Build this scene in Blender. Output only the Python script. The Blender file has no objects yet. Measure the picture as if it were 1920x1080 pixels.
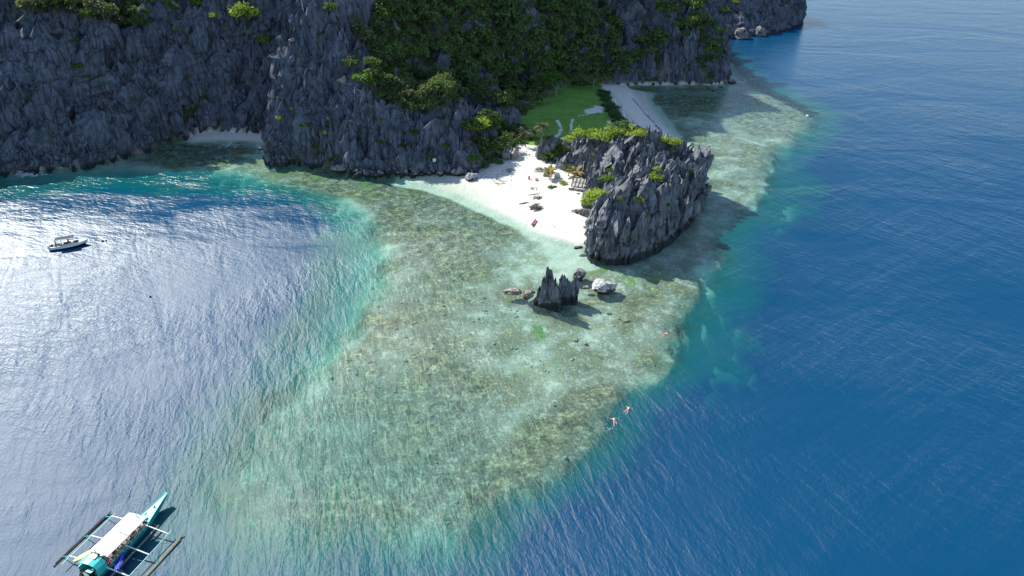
import bpy, bmesh, math, random
import numpy as np
from mathutils import Vector, Matrix

# ------------------------------------------------------------------ camera, sky, sun
sc = bpy.context.scene
COL = sc.collection
CAM_H, PITCH, FPX = 65.0, math.radians(30), 1297.0
cam_d = bpy.data.cameras.new('camera'); cam = bpy.data.objects.new('camera', cam_d); COL.objects.link(cam)
cam_d.sensor_width = 36; cam_d.lens = 36 * FPX / 1920; cam_d.clip_start = 0.5; cam_d.clip_end = 9000
cam.location = (0, 0, CAM_H); cam.rotation_euler = (math.pi / 2 - PITCH, 0, 0)
sc.camera = cam
SUN_EL, SUN_AZ = math.radians(41.5), math.radians(-48)
world = bpy.data.worlds.new('World'); sc.world = world; world.use_nodes = True
wn = world.node_tree
sky = wn.nodes.new('ShaderNodeTexSky'); sky.sky_type = 'NISHITA'; sky.sun_disc = False
sky.sun_elevation = SUN_EL; sky.sun_rotation = SUN_AZ; sky.air_density = 1.0; sky.dust_density = 0.3; sky.ozone_density = 1.7
wn.links.new(sky.outputs[0], wn.nodes['Background'].inputs[0])
wn.nodes['Background'].inputs[1].default_value = 0.135
SUNV = Vector((math.cos(SUN_EL) * math.sin(SUN_AZ), math.cos(SUN_EL) * math.cos(SUN_AZ), math.sin(SUN_EL)))
sd = bpy.data.lights.new('sun', 'SUN'); sd.energy = 4.8; sd.angle = math.radians(0.5); sd.color = (0.98, 0.97, 0.90)
so = bpy.data.objects.new('sun', sd); COL.objects.link(so); so.rotation_euler = (-SUNV).to_track_quat('-Z', 'Y').to_euler()
so.location = (-60, 60, 150)
vs = sc.view_settings; vs.view_transform = 'Standard'; vs.look = 'None'; vs.exposure = 0.68; vs.gamma = 1; vs.use_curve_mapping = False
sc.cycles.max_bounces = 6; sc.cycles.transparent_max_bounces = 10; sc.cycles.use_denoising = True
sc.cycles.diffuse_bounces = 3; sc.cycles.glossy_bounces = 2; sc.cycles.caustics_reflective = False; sc.cycles.caustics_refractive = False

# ------------------------------------------------------------------ helpers
RS = np.random.RandomState(7)
random.seed(5)

def G(px, py, z=0.0):
    """point of the photograph -> point of the level z"""
    u = (px - 960) / FPX; v = (540 - py) / FPX
    dy = math.cos(PITCH) + v * math.sin(PITCH); dz = -math.sin(PITCH) + v * math.cos(PITCH)
    t = (z - CAM_H) / dz
    return (u * t, dy * t)

def PY(px, py, Y):
    """point of the photograph at the known distance Y -> x, y, z"""
    u = (px - 960) / FPX; v = (540 - py) / FPX
    dy = math.cos(PITCH) + v * math.sin(PITCH); dz = -math.sin(PITCH) + v * math.cos(PITCH)
    t = Y / dy
    return (u * t, Y, CAM_H + dz * t)

def poly(pts): return np.array([G(*p) for p in pts])

def proj(x, y, z):
    zz = z - CAM_H
    dep = y * math.cos(PITCH) - zz * math.sin(PITCH)
    up = y * math.sin(PITCH) + zz * math.cos(PITCH)
    dep = np.maximum(dep, .1)
    return 960 + FPX * x / dep, 540 - FPX * up / dep

def sdist(P, X, Y):
    """signed distance to a polygon, positive inside"""
    X = np.asarray(X, float); Y = np.asarray(Y, float)
    d = np.full(X.shape, 1e9); ins = np.zeros(X.shape, bool)
    n = len(P)
    for i in range(n):
        x0, y0 = P[i]; x1, y1 = P[(i + 1) % n]
        ex, ey = x1 - x0, y1 - y0; L = ex * ex + ey * ey + 1e-9
        t = np.clip(((X - x0) * ex + (Y - y0) * ey) / L, 0, 1)
        d = np.minimum(d, np.hypot(X - x0 - t * ex, Y - y0 - t * ey))
        c = ((y0 > Y) != (y1 > Y)) & (X < (x1 - x0) * (Y - y0) / ((y1 - y0) if abs(y1 - y0) > 1e-9 else 1e-9) + x0)
        ins ^= c
    return np.where(ins, d, -d)

def ldist(P, X, Y):
    d = np.full(np.shape(X), 1e9)
    for i in range(len(P) - 1):
        x0, y0 = P[i]; x1, y1 = P[i + 1]
        ex, ey = x1 - x0, y1 - y0; L = ex * ex + ey * ey + 1e-9
        t = np.clip(((X - x0) * ex + (Y - y0) * ey) / L, 0, 1)
        d = np.minimum(d, np.hypot(X - x0 - t * ex, Y - y0 - t * ey))
    return d

_perm = np.random.RandomState(3).rand(256, 256)
def vnoise(x, y):
    xi = np.floor(x).astype(int); yi = np.floor(y).astype(int)
    fx = x - xi; fy = y - yi; fx = fx * fx * (3 - 2 * fx); fy = fy * fy * (3 - 2 * fy)
    a = _perm[xi % 256, yi % 256]; b = _perm[(xi + 1) % 256, yi % 256]
    c = _perm[xi % 256, (yi + 1) % 256]; d = _perm[(xi + 1) % 256, (yi + 1) % 256]
    return a + (b - a) * fx + (c - a) * fy + (a - b - c + d) * fx * fy
def fbm(x, y, o=4):
    s = 0; a = .5; t = 0
    for i in range(o):
        s = s + a * vnoise(x * 2 ** i + 17 * i, y * 2 ** i + 31 * i); t += a; a *= .5
    return s / t
def sstep(a, b, x):
    t = np.clip((x - a) / (b - a), 0, 1); return t * t * (3 - 2 * t)

class RBF:
    def __init__(s, pts):
        p = np.array(pts, float); s.p = p[:, :2]; n = len(p)
        A = np.zeros((n + 3, n + 3)); D = np.hypot(*(s.p[:, None] - s.p[None]).transpose(2, 0, 1))
        A[:n, :n] = D + np.eye(n) * -.5; A[:n, n] = 1; A[:n, n + 1:] = s.p; A[n:, :n] = A[:n, n:].T
        s.w = np.linalg.solve(A, np.concatenate([p[:, 2], [0, 0, 0]]))
    def __call__(s, X, Y):
        n = len(s.p); r = s.w[n] + s.w[n + 1] * X + s.w[n + 2] * Y
        for i in range(n): r = r + s.w[i] * np.hypot(X - s.p[i, 0], Y - s.p[i, 1])
        return r

def mesh_np(name, V, F, mats=(), smooth=False, attrs=None):
    """V (n,3), F (m,k) one face size"""
    me = bpy.data.meshes.new(name); V = np.asarray(V, np.float32); F = np.asarray(F, np.int32)
    k = F.shape[1]
    me.vertices.add(len(V)); me.vertices.foreach_set('co', V.ravel())
    me.loops.add(F.size); me.loops.foreach_set('vertex_index', F.ravel())
    me.polygons.add(len(F)); me.polygons.foreach_set('loop_start', np.arange(0, F.size, k, dtype=np.int32))
    me.polygons.foreach_set('use_smooth', np.full(len(F), bool(smooth)))
    me.update(calc_edges=True)
    for a, v in (attrs or {}).items():
        at = me.attributes.new(a, 'FLOAT', 'POINT'); at.data.foreach_set('value', np.asarray(v, np.float32).ravel())
    for m in mats: me.materials.append(m)
    return me

def link(name, data, parent=None, loc=None, rot=None, scale=None):
    o = bpy.data.objects.new(name, data); COL.objects.link(o)
    if parent is not None: o.parent = parent
    if loc is not None: o.location = loc
    if rot is not None: o.rotation_euler = rot
    if scale is not None: o.scale = (scale,) * 3 if isinstance(scale, (int, float)) else scale
    return o
def tag(o, label=None, cat=None, group=None, kind=None):
    for k, v in (('label', label), ('category', cat), ('group', group), ('kind', kind)):
        if v: o[k] = v
    return o
def empty(name, loc=(0, 0, 0), rz=0):
    o = bpy.data.objects.new(name, None); COL.objects.link(o); o.location = loc; o.rotation_euler = (0, 0, rz)
    o.empty_display_size = .3
    return o

class N:
    """tiny node tree builder"""
    def __init__(s, name):
        s.m = bpy.data.materials.new(name); s.m.use_nodes = True; s.t = s.m.node_tree; s.t.nodes.clear()
        s.out = s.t.nodes.new('ShaderNodeOutputMaterial')
    def n(s, typ, ins=None, **kw):
        nd = s.t.nodes.new('ShaderNode' + typ)
        for k, v in kw.items(): setattr(nd, k, v)
        for k, v in (ins or {}).items(): s.set(nd.inputs[k], v)
        return nd
    def set(s, sock, v):
        if hasattr(v, 'links') or isinstance(v, bpy.types.NodeSocket): s.t.links.new(v, sock)
        elif isinstance(v, bpy.types.Node): s.t.links.new(v.outputs[0], sock)
        else:
            if hasattr(sock.default_value, '__len__') and not hasattr(v, '__len__'): v = [v] * len(sock.default_value)
            if hasattr(sock.default_value, '__len__') and len(sock.default_value) == 4 and len(v) == 3: v = (*v, 1)
            sock.default_value = v
    def math(s, op, a, b=0.0, c=0.0, clamp=False):
        nd = s.n('Math', operation=op, use_clamp=clamp); s.set(nd.inputs[0], a); s.set(nd.inputs[1], b); s.set(nd.inputs[2], c); return nd.outputs[0]
    def mix(s, f, a, b, mode='MIX'):
        nd = s.n('Mix', data_type='RGBA', blend_type=mode); s.set(nd.inputs[0], f); s.set(nd.inputs[6], a); s.set(nd.inputs[7], b); return nd.outputs[2]
    def ramp(s, f, stops, interp='LINEAR'):
        nd = s.n('ValToRGB'); s.set(nd.inputs[0], f); cr = nd.color_ramp; cr.interpolation = interp
        while len(cr.elements) < len(stops): cr.elements.new(.5)
        for e, (p, c) in zip(cr.elements, stops):
            e.position = p; e.color = (c, c, c, 1) if isinstance(c, (int, float)) else (*c, 1)
        return nd.outputs[0]
    def rng(s, v, a, b, c=0.0, d=1.0):
        nd = s.n('MapRange', {0: v, 1: a, 2: b, 3: c, 4: d}); return nd.outputs[0]
    def noise(s, vec, scale, detail=3, rough=.55, dist=0.0, out=0):
        nd = s.n('TexNoise', {'Scale': scale, 'Detail': detail, 'Roughness': rough, 'Distortion': dist}); s.set(nd.inputs['Vector'], vec); return nd.outputs[out]
    def mapv(s, vec, sc=(1, 1, 1), rot=(0, 0, 0)):
        nd = s.n('Mapping'); s.set(nd.inputs[0], vec); nd.inputs['Scale'].default_value = sc; nd.inputs['Rotation'].default_value = rot; return nd.outputs[0]
    def attr(s, name): return s.n('Attribute', attribute_name=name).outputs['Fac']
    def bump(s, h, st=.5, d=1.0, nrm=None):
        nd = s.n('Bump', {'Strength': st, 'Distance': d, 'Height': h})
        if nrm is not None: s.set(nd.inputs['Normal'], nrm)
        return nd.outputs[0]
    def pbr(s, col, rough=.8, nrm=None, **kw):
        nd = s.n('BsdfPrincipled', {'Base Color': col, 'Roughness': rough})
        nd.inputs['Specular IOR Level'].default_value = kw.pop('spec', .3)
        for k, v in kw.items(): s.set(nd.inputs[k], v)
        if nrm is not None: s.set(nd.inputs['Normal'], nrm)
        return nd.outputs[0]
    def done(s, sh): s.t.links.new(sh, s.out.inputs[0]); return s.m
    @property
    def pos(s): return s.n('NewGeometry').outputs['Position']

def plain(name, col, rough=.6, spec=.3, metal=0.0, var=.12, scale=3.0, bump=0.0):
    n = N(name); tc = n.n('TexCoord').outputs['Object']
    f = n.noise(tc, scale, 4, .6)
    c = n.mix(n.rng(f, .3, .7, 0, 1), [v * (1 - var) for v in col], [min(1, v * (1 + var)) for v in col])
    nr = n.bump(n.noise(tc, scale * 4, 3), .4, bump) if bump else None
    return n.done(n.pbr(c, rough, nr, spec=spec, Metallic=metal))

# ------------------------------------------------------------------ materials of the setting
def rock_mat(name, dark, light, green=.0):
    n = N(name); p = n.pos
    st = n.noise(n.mapv(p, (1, 1, .16)), 1.0, 5, .65)
    st2 = n.noise(n.mapv(p, (1, 1, .12)), 5.0, 4, .6)
    br = n.noise(p, .22, 4, .6)
    f = n.math('ADD', n.math('MULTIPLY', st, .55), n.math('ADD', n.math('MULTIPLY', st2, .3), n.math('MULTIPLY', br, .25)))
    c = n.ramp(f, [(.38, dark), (.52, [(a * .55 + b * .45) for a, b in zip(dark, light)]), (.68, light)])
    pale = n.math('MULTIPLY', n.rng(n.noise(n.mapv(p, (1, 1, .3)), .33, 5, .7), .63, .72), n.rng(st2, .4, .6))
    c = n.mix(n.math('MULTIPLY', pale, .75), c, (.46, .44, .40))
    warm = n.rng(n.noise(n.mapv(p, (1, 1, .2)), .5, 3), .62, .7)
    c = n.mix(n.math('MULTIPLY', warm, .35), c, (.24, .17, .10))
    fis = n.rng(n.n('TexVoronoi', {'Scale': .55, 'Vector': n.mapv(n.n('VectorMath', {0: p, 1: n.n('VectorMath', {0: n.noise(p, .5, 2, out=1), 1: (1.5, 1.5, 1.5)}, operation='MULTIPLY')}, operation='ADD').outputs[0], (1, 1, .22))}, feature='DISTANCE_TO_EDGE').outputs[0], 0, .09, 1, 0)
    fis = n.math('MULTIPLY', fis, n.rng(n.noise(p, .16, 4, .7), .40, .58))
    c = n.mix(n.math('MULTIPLY', fis, .75), c, [v * .35 for v in dark])
    z = n.n('SeparateXYZ', {0: p}).outputs[2]
    wet = n.rng(n.math('ADD', z, n.math('MULTIPLY', n.noise(p, .7, 3), 1.2)), 1.0, 1.5, 1, 0)
    c = n.mix(n.math('MULTIPLY', wet, .8), c, (.030, .026, .020))
    if green:
        up = n.n('SeparateXYZ', {0: n.n('NewGeometry').outputs['Normal']}).outputs[2]
        g = n.math('MULTIPLY', n.rng(n.noise(p, .12, 5, .65), .5, .62), n.rng(up, .1, .6))
        c = n.mix(n.math('MULTIPLY', g, green), c, (.05, .075, .02))
    h = n.math('SUBTRACT', n.math('MULTIPLY', st2, .5), n.math('MULTIPLY', fis, .4))
    h = n.math('ADD', h, n.math('ADD', n.math('MULTIPLY', st, .8), n.math('MULTIPLY', n.noise(p, 9, 3), .2)))
    return n.done(n.pbr(c, .92, n.bump(h, 1.0, 1.1), spec=.15))
M_CLIFF = rock_mat('cliff_limestone', (.022, .028, .043), (.25, .28, .35), .7)
M_ISLE = rock_mat('islet_limestone', (.016, .019, .026), (.42, .44, .48), .35)

def ground_mat():
    n = N('ground'); p = n.pos
    sand = n.mix(n.rng(n.noise(p, .9, 6, .65), .3, .7), (.58, .54, .46), (.72, .69, .62))
    deb = n.math('MULTIPLY', n.rng(n.noise(p, .35, 6, .75, .6), .60, .66), .22)
    sand = n.mix(deb, sand, (.36, .30, .23))
    damp = n.math('ADD', n.attr('wet'), n.math('MULTIPLY', n.noise(p, .6, 2), .2))
    sand = n.mix(n.rng(damp, .35, .7), sand, (.63, .60, .53))
    # living reef
    f1 = n.noise(p, .55, 6, .72, .5); f2 = n.noise(p, .11, 4, .6, .4); f3 = n.noise(p, 2.2, 4, .7)
    vor = n.n('TexVoronoi', {'Scale': .75, 'Vector': p}, distance='EUCLIDEAN')
    cor = n.ramp(n.math('ADD', n.math('MULTIPLY', f1, .6), n.math('MULTIPLY', f3, .4)),
                 [(.39, (.030, .036, .028)), (.46, (.095, .098, .070)), (.54, (.21, .205, .145)), (.62, (.42, .41, .31))])
    cor = n.mix(n.rng(f2, .45, .6), cor, n.mix(1.0, cor, (1.08, 1.0, .76), 'MULTIPLY'))
    cov = n.math('ADD', n.attr('coral'), n.math('MULTIPLY', n.math('SUBTRACT', n.math('ADD', n.math('MULTIPLY', f1, .5), n.math('MULTIPLY', f2, .5)), .5), 2.6))
    cov = n.math('ADD', cov, n.math('MULTIPLY', n.math('SUBTRACT', f3, .5), 1.1))
    bed = n.mix(n.rng(cov, .36, .72), n.mix(n.rng(f3, .35, .65), (.46, .44, .35), (.62, .60, .49)), cor)
    alg = n.rng(n.math('ADD', n.attr('algae'), n.math('MULTIPLY', n.math('SUBTRACT', f1, .5), 1.6)), .45, .75)
    bed = n.mix(n.math('MULTIPLY', alg, .8), bed, (.10, .19, .03))
    c = n.mix(n.attr('under'), sand, bed)
    gn = n.noise(p, .25, 5, .65); g2 = n.noise(p, 2.5, 4, .7)
    grass = n.ramp(n.math('ADD', n.math('MULTIPLY', gn, .5), n.math('MULTIPLY', g2, .5)), [(.38, (.09, .20, .035)), (.5, (.14, .28, .045)), (.62, (.20, .33, .07))])
    gf = n.rng(n.math('ADD', n.attr('grass'), n.math('MULTIPLY', n.math('SUBTRACT', n.noise(p, .8, 5, .75), .5), 1.9)), .36, .60)
    c = n.mix(gf, c, grass)
    ff = n.ramp(n.noise(p, .6, 5, .7), [(.4, (.02, .028, .012)), (.6, (.06, .07, .03))])
    rk = n.ramp(n.noise(n.mapv(p, (1, 1, .2)), .9, 6, .7), [(.4, (.05, .05, .055)), (.6, (.2, .2, .205))])
    c = n.mix(n.attr('rocky'), c, n.mix(n.rng(n.noise(p, .07, 4), .42, .55), rk, ff))
    h = n.math('ADD', n.math('MULTIPLY', n.noise(p, 1.6, 5, .7), .6), n.math('MULTIPLY', n.noise(p, .5, 4), .6))
    return n.done(n.pbr(c, .9, n.bump(h, .7, .35), spec=.15))
M_GROUND = ground_mat()

def water_mat():
    n = N('sea_water'); p = n.pos
    sx = n.n('SeparateXYZ', {0: p}); X, Y = sx.outputs[0], sx.outputs[1]
    def waves(ang, lam, stretch, dist, det=3):
        # short-crested ripples: noise squeezed across the crest direction
        v = n.mapv(n.mapv(p, (1, 1, 1), (0, 0, ang)), (stretch / lam, 1 / lam, 1))
        return n.noise(v, 1.0, det, .55, dist)
    R = math.radians
    # crests bend round the reef: three wave trains, each strong in its own water
    wl = n.rng(n.math('SUBTRACT', n.math('MULTIPLY', Y, .45), X), 70, 120)        # far left bay
    wr = n.rng(n.math('ADD', X, n.math('MULTIPLY', Y, .35)), 35, 75)          # open right side
    wr = n.math('MULTIPLY', wr, n.math('SUBTRACT', 1.0, wl))
    wc = n.math('SUBTRACT', 1.0, n.math('MAXIMUM', wl, wr))
    patch = n.rng(n.noise(n.mapv(p, (1, 1.6, 1)), .022, 3, .55, .6), .35, .65, .35, 1.4)
    # water sheltered under the cliffs is smoother, with ragged cat's paws along its border
    shel = n.math('MULTIPLY_ADD', n.math('SUBTRACT', n.noise(n.mapv(p, (1, 2.6, 1), (0, 0, .25)), .05, 4, .6, .4), .5), 70.0, n.math('MULTIPLY_ADD', X, -.22, Y))
    A = waves(R(75), 1.15, .26, .6); A2 = waves(R(50), .5, .5, .5)
    B = waves(R(42), 1.1, .38, .6); B2 = waves(R(-35), 2.6, .10, .2, 2)
    C = waves(R(18), 1.1, .3, .5); C2 = waves(R(35), .6, .45, .3)
    chop = n.noise(p, 2.1, 3, .6); fine = n.noise(p, 5.0, 2, .55)
    def mad(a, b, c): return n.math('MULTIPLY_ADD', a, b, c)
    h = n.math('MULTIPLY', wc, n.math('ADD', n.math('MULTIPLY', A, .50), n.math('MULTIPLY', A2, .13)))
    h = n.math('ADD', h, n.math('MULTIPLY', wr, n.math('ADD', n.math('MULTIPLY', B, .36), n.math('MULTIPLY', B2, .50))))
    h = n.math('ADD', h, n.math('MULTIPLY', wl, n.math('ADD', n.math('MULTIPLY', C, .46), n.math('MULTIPLY', C2, .16))))
    h = n.math('ADD', h, n.math('MULTIPLY', waves(R(60), 5.5, .2, .8, 2), .55))
    h = n.math('ADD', h, n.math('ADD', n.math('MULTIPLY', chop, .16), n.math('MULTIPLY', fine, .045)))
    calm = n.math('MULTIPLY', n.rng(n.attr('depth'), .0, 3.0, .3, 1.0), n.rng(shel, 140, 195, 1.0, .5))
    h = n.math('MULTIPLY', h, n.math('MULTIPLY', patch, calm))
    nr = n.bump(h, 1.0, .60)
    d = n.math('MAXIMUM', n.math('SUBTRACT', n.attr('depth'), .05), 0.0)
    def ex(k): return n.math('POWER', 2.71828, n.math('MULTIPLY', d, -k))
    tint = n.n('CombineColor', {0: ex(.20), 1: ex(.045), 2: ex(.06)}).outputs[0]
    body_f = n.math('SUBTRACT', 1.0, n.math('POWER', 2.71828, n.math('MULTIPLY', n.math('MAXIMUM', n.math('SUBTRACT', d, .9), 0.0), -.18)))
    body_c = n.mix(n.rng(d, 2, 12), (.0, .155, .14), (.0, .049, .116))
    tr = n.n('BsdfTransparent', {0: tint}).outputs[0]
    df = n.n('BsdfDiffuse', {0: body_c, 'Roughness': 0}).outputs[0]
    m1 = n.n('MixShader', {0: body_f, 1: tr, 2: df}).outputs[0]
    gl = n.n('BsdfGlossy', {0: (1, 1, 1), 'Roughness': n.rng(shel, 138, 188, .55, .25), 'Normal': nr}, distribution='BECKMANN').outputs[0]
    dt = n.n('VectorMath', {0: n.n('NewGeometry').outputs['Incoming'], 1: nr}, operation='DOT_PRODUCT').outputs['Value']
    fr = n.math('MULTIPLY_ADD', n.math('POWER', n.math('SUBTRACT', 1.0, n.math('ABSOLUTE', dt), clamp=True), 5.0), .5, .029)
    edge = n.rng(n.attr('depth'), .0, .12, 0, 1)
    return n.done(n.n('MixShader', {0: n.math('MULTIPLY', fr, edge), 1: m1, 2: gl}).outputs[0])
M_WATER = water_mat()

# ------------------------------------------------------------------ lie of the land
P_SPIT = poly([(885, 336), (920, 355), (955, 384), (985, 410), (1010, 427), (1040, 440), (1100, 455), (1150, 445), (1200, 400), (1250, 330), (1275, 280),
               (1262, 264), (1247, 252), (1228, 238), (1212, 222), (1198, 203), (1189, 185), (1178, 168), (1172, 150), (1000, 110), (880, 150), (850, 290)])
P_COVE = poly([(355, 262), (400, 260), (450, 261), (515, 264), (515, 245), (440, 240), (360, 246)])
P_LEFT = np.array([G(-420, 420), G(-200, 352), G(0, 325), G(60, 321), G(110, 316), G(150, 314), G(200, 303), G(235, 291), G(262, 287), G(300, 272), G(330, 262),
                   G(372, 251), G(420, 248), G(470, 252), G(510, 252), (-62, 215), (-50, 260), (-60, 420), (-420, 420), (-420, 150)])
P_BUT = np.array([G(498, 290), G(503, 308), G(520, 314), G(545, 304), G(562, 305), G(580, 312), G(602, 310), G(640, 316), G(668, 330), G(690, 331), G(720, 326), G(760, 328),
                  G(795, 329), G(830, 325), G(860, 329), G(885, 330), G(905, 316), G(930, 305), (-3, 186), (-6, 196), (2, 201), (0, 208), (-20, 216), (-35, 230), (-60, 260), (-72, 225), (-72, 200)])
P_MTN = np.array([(-66, 215), (-30, 214), (-4, 211), G(985, 232), G(1000, 205), G(1050, 176), G(1090, 163), G(1130, 160), G(1160, 160), G(1200, 158), G(1250, 158), G(1290, 157), G(1330, 158),
                  G(1362, 155), G(1362, 130), (86, 290), (90, 330), (60, 430), (-120, 430), (-110, 300), (-84, 248)])
P_HEAD = np.array([G(1335, 76), G(1370, 73), G(1400, 70), G(1440, 65), G(1470, 58), G(1493, 50), (165, 415), (160, 450), (90, 480), (70, 400)])
C_LEFT = RBF([PY(0, 200, 184), PY(0, 100, 196), PY(0, 0, 209), PY(250, 200, 198), PY(250, 100, 211), PY(250, 0, 226), PY(450, 150, 214), PY(450, 50, 223), PY(450, 0, 229),
              PY(120, 150, 192), PY(120, 50, 205), PY(350, 150, 208), PY(350, 50, 219), PY(-300, 150, 170), (-200, 250, 70), (-120, 270, 78), (-95, 256, 82), (-76, 250, 72), (-70, 290, 85), (-250, 330, 90), (-110, 400, 90),  # unseen heights behind the face, some raised to shade the slope trees
              (*G(0, 325), 2.), (*G(250, 288), 2.), (*G(420, 250), 3.5), (*G(500, 250), 3.5), PY(490, 100, 219)])
C_BUT = RBF([PY(520, 250, 189), PY(520, 130, 197), PY(560, 150, 193), PY(600, 50, 200), PY(620, 0, 204), PY(700, 0, 210), PY(640, 142, 187), PY(625, 200, 184), PY(660, 190, 185), PY(665, 110, 201),
             PY(700, 172, 185), PY(740, 215, 184), PY(780, 235, 184), PY(830, 222, 187), PY(880, 250, 186), PY(760, 275, 178), PY(830, 280, 177), PY(700, 280, 178), PY(575, 230, 187),
             PY(760, 180, 206), PY(740, 80, 221), PY(740, 0, 232), PY(900, 202, 205), PY(860, 210, 206), PY(950, 222, 204), (-5, 195, 3), PY(890, 300, 178), (-60, 250, 92), PY(510, 20, 205)])  # unseen back of the buttress is raised for the shadow it casts
C_MTN = RBF([PY(985, 190, 238), PY(950, 150, 242), PY(900, 100, 248), PY(900, 0, 264), PY(1050, 130, 260), PY(1050, 50, 272), PY(1050, 0, 280), PY(830, 150, 229), PY(830, 50, 243), PY(760, 120, 222), PY(760, 40, 232),
             PY(1150, 130, 270), PY(1200, 90, 273), PY(1200, 0, 286), PY(1330, 0, 288), PY(1345, 100, 275), PY(1270, 50, 279), (-20, 215, 3), (8, 222, 2.5), (-12, 330, 125), (60, 350, 36), (-60, 330, 100), (-45, 285, 112),
             (40, 420, 60), (80, 320, 20), (-20, 290, 104), (45, 295, 31), (60, 300, 30), (40, 320, 36), (70, 290, 27), (25, 292, 34), (12, 286, 42), (50, 340, 36), (20, 310, 42), (-2, 302, 72), (-60, 250, 86), (-78, 262, 95), (-36, 262, 72), (-43, 270, 86), (-58, 282, 104), (-30, 277, 96)])
C_HEAD = RBF([PY(1350, 40, 380), PY(1400, 20, 382), PY(1440, 20, 395), PY(1480, 20, 405), (130, 430, 45), (150, 440, 34), (100, 450, 50), (100, 400, 34)])

def H_masses(X, Y):
    big = (fbm(X / 9., Y / 9., 3) - .5) + .7 * (fbm(X / 17. + 4, Y / 13., 2) - .5)
    out = []
    for P, C, s, h0 in ((P_LEFT, C_LEFT, 3.0, 2.0), (P_BUT, C_BUT, 2.6, 1.0), (P_MTN, C_MTN, 2.8, .6), (P_HEAD, C_HEAD, 2.4, 2.0)):
        d = sdist(P, X, Y)
        gul = sstep(.86, .99, 1 - np.abs(2 * fbm(X / 19. + 7, Y / 24. + X / 60., 3) - 1)) * sstep(3, 10, d)
        top = np.maximum(C(X, Y), .6) - 6 * gul + big * (8 if C is C_LEFT else 6) * sstep(1, 8, d)
        h = np.where(d > 0, np.minimum(h0 * np.clip(d, 0, 1) + s * d, np.maximum(top, .4)), -50)
        out.append(h)
    return out

BLOBS = [(1480, 350, 8, 6.5), (1450, 395, 7, 6.5), (1325, 650, 10, 8.0), (805, 1005, 2.2, 4.2), (655, 445, 5, 4.2), (690, 465, 5, 4.0), (640, 505, 5, 4.4), (610, 560, 4, 4.5),
         (575, 620, 5, 4.4), (390, 345, 7, 6.5), (430, 338, 7, 6.0), (330, 345, 7, 6.8), (640, 370, 5, 4.2), (660, 395, 5, 3.8), (1490, 260, 7, 4.6), (60, 335, 10, 4), (160, 330, 10, 4), (250, 335, 9, 5.5), (300, 328, 8, 5)]
P_REEF = poly([(1530, 213), (1505, 245), (1450, 285), (1440, 330), (1420, 380), (1385, 405), (1345, 440), (1350, 490), (1328, 545), (1300, 590), (1268, 640), (1230, 700), (1180, 755), (1130, 800),
               (1080, 850), (1000, 905), (920, 950), (840, 985), (740, 1005), (640, 1012), (540, 1015), (440, 985), (400, 920), (420, 850), (480, 780), (560, 700), (650, 620), (700, 545), (715, 480), (700, 430),
               (690, 400), (650, 375), (590, 355), (520, 338), (440, 318), (360, 318), (290, 320), (230, 318), (150, 322), (0, 330), (-100, 300), (300, 200), (1100, 100), (1360, 100), (1400, 150), (1480, 185)])

P_FLAT = poly([(740, 338), (800, 350), (860, 372), (910, 395), (960, 415), (1005, 440), (1060, 455), (1100, 470), (1100, 400), (900, 300), (740, 326)])
P_FLAT2 = poly([(1150, 160), (1222, 168), (1225, 190), (1245, 215), (1262, 240), (1290, 268), (1310, 290), (1200, 300), (1120, 200)])
P_FLAT3 = poly([(340, 262), (410, 286), (450, 288), (515, 288), (515, 250), (380, 250)])

def ground_z(X, Y):
    ns = fbm(X / 6., Y / 6., 4) - .5; nl = fbm(X / 16. + 9, Y / 16., 3) - .5; nf = fbm(X / 2.2, Y / 2.2, 3) - .5
    dr = sdist(P_REEF, X, Y) + ns * 5.5 + nl * 3.5 + nf * 2.5
    lob = np.exp(-(((X + 28) / 20) ** 2 + ((Y - 68) / 16) ** 2)) * 1.6
    dep = 1.25 + .5 * nl + lob + np.where(dr < 0, 24 * (1 - np.exp(np.clip(dr, -80, 0) / np.where(X > 0, 12. + 8 * sstep(85, 110, Y), 22.))), 0) + np.clip(3 - dr, 0, 3) * .25
    for px, py, r, dd in BLOBS:
        x, y = G(px, py); g = np.exp(-(((X - x) / r) ** 2 + ((Y - y) / r) ** 2) / 1.6)
        g = np.clip(g * (1 + ns * 1.2), 0, 1)
        dep = np.where(dep > dd, dep + (dd - dep) * g, dep)
    dep = dep - np.where(dr > 1, nf * .55, nf * 1.0)
    ds = np.maximum(np.maximum(sdist(P_SPIT, X, Y), sdist(P_COVE, X, Y)), sdist(P_MTN, X, Y))
    beachy = np.maximum(np.maximum(sstep(-2, 2.5, sdist(P_FLAT, X, Y)), sstep(-3, 3, sdist(P_FLAT2, X, Y))), sstep(-2, 2, sdist(P_FLAT3, X, Y)) * .62)
    sl = .05 * beachy + .8 * (1 - beachy)
    dep = np.minimum(dep, np.maximum(-ds, 0) * sl + .02)
    land = np.minimum(.075 * ds, 1.3) + np.clip(ds - 12, 0, 15) * .02 + .12 * ns * np.clip(ds / 3, 0, 1)
    return np.where(ds > 0, land, -dep), dr, beachy

def height(X, Y):
    g, _, _ = ground_z(X, Y)
    hs = H_masses(X, Y)
    return np.maximum.reduce([g] + hs)

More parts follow.
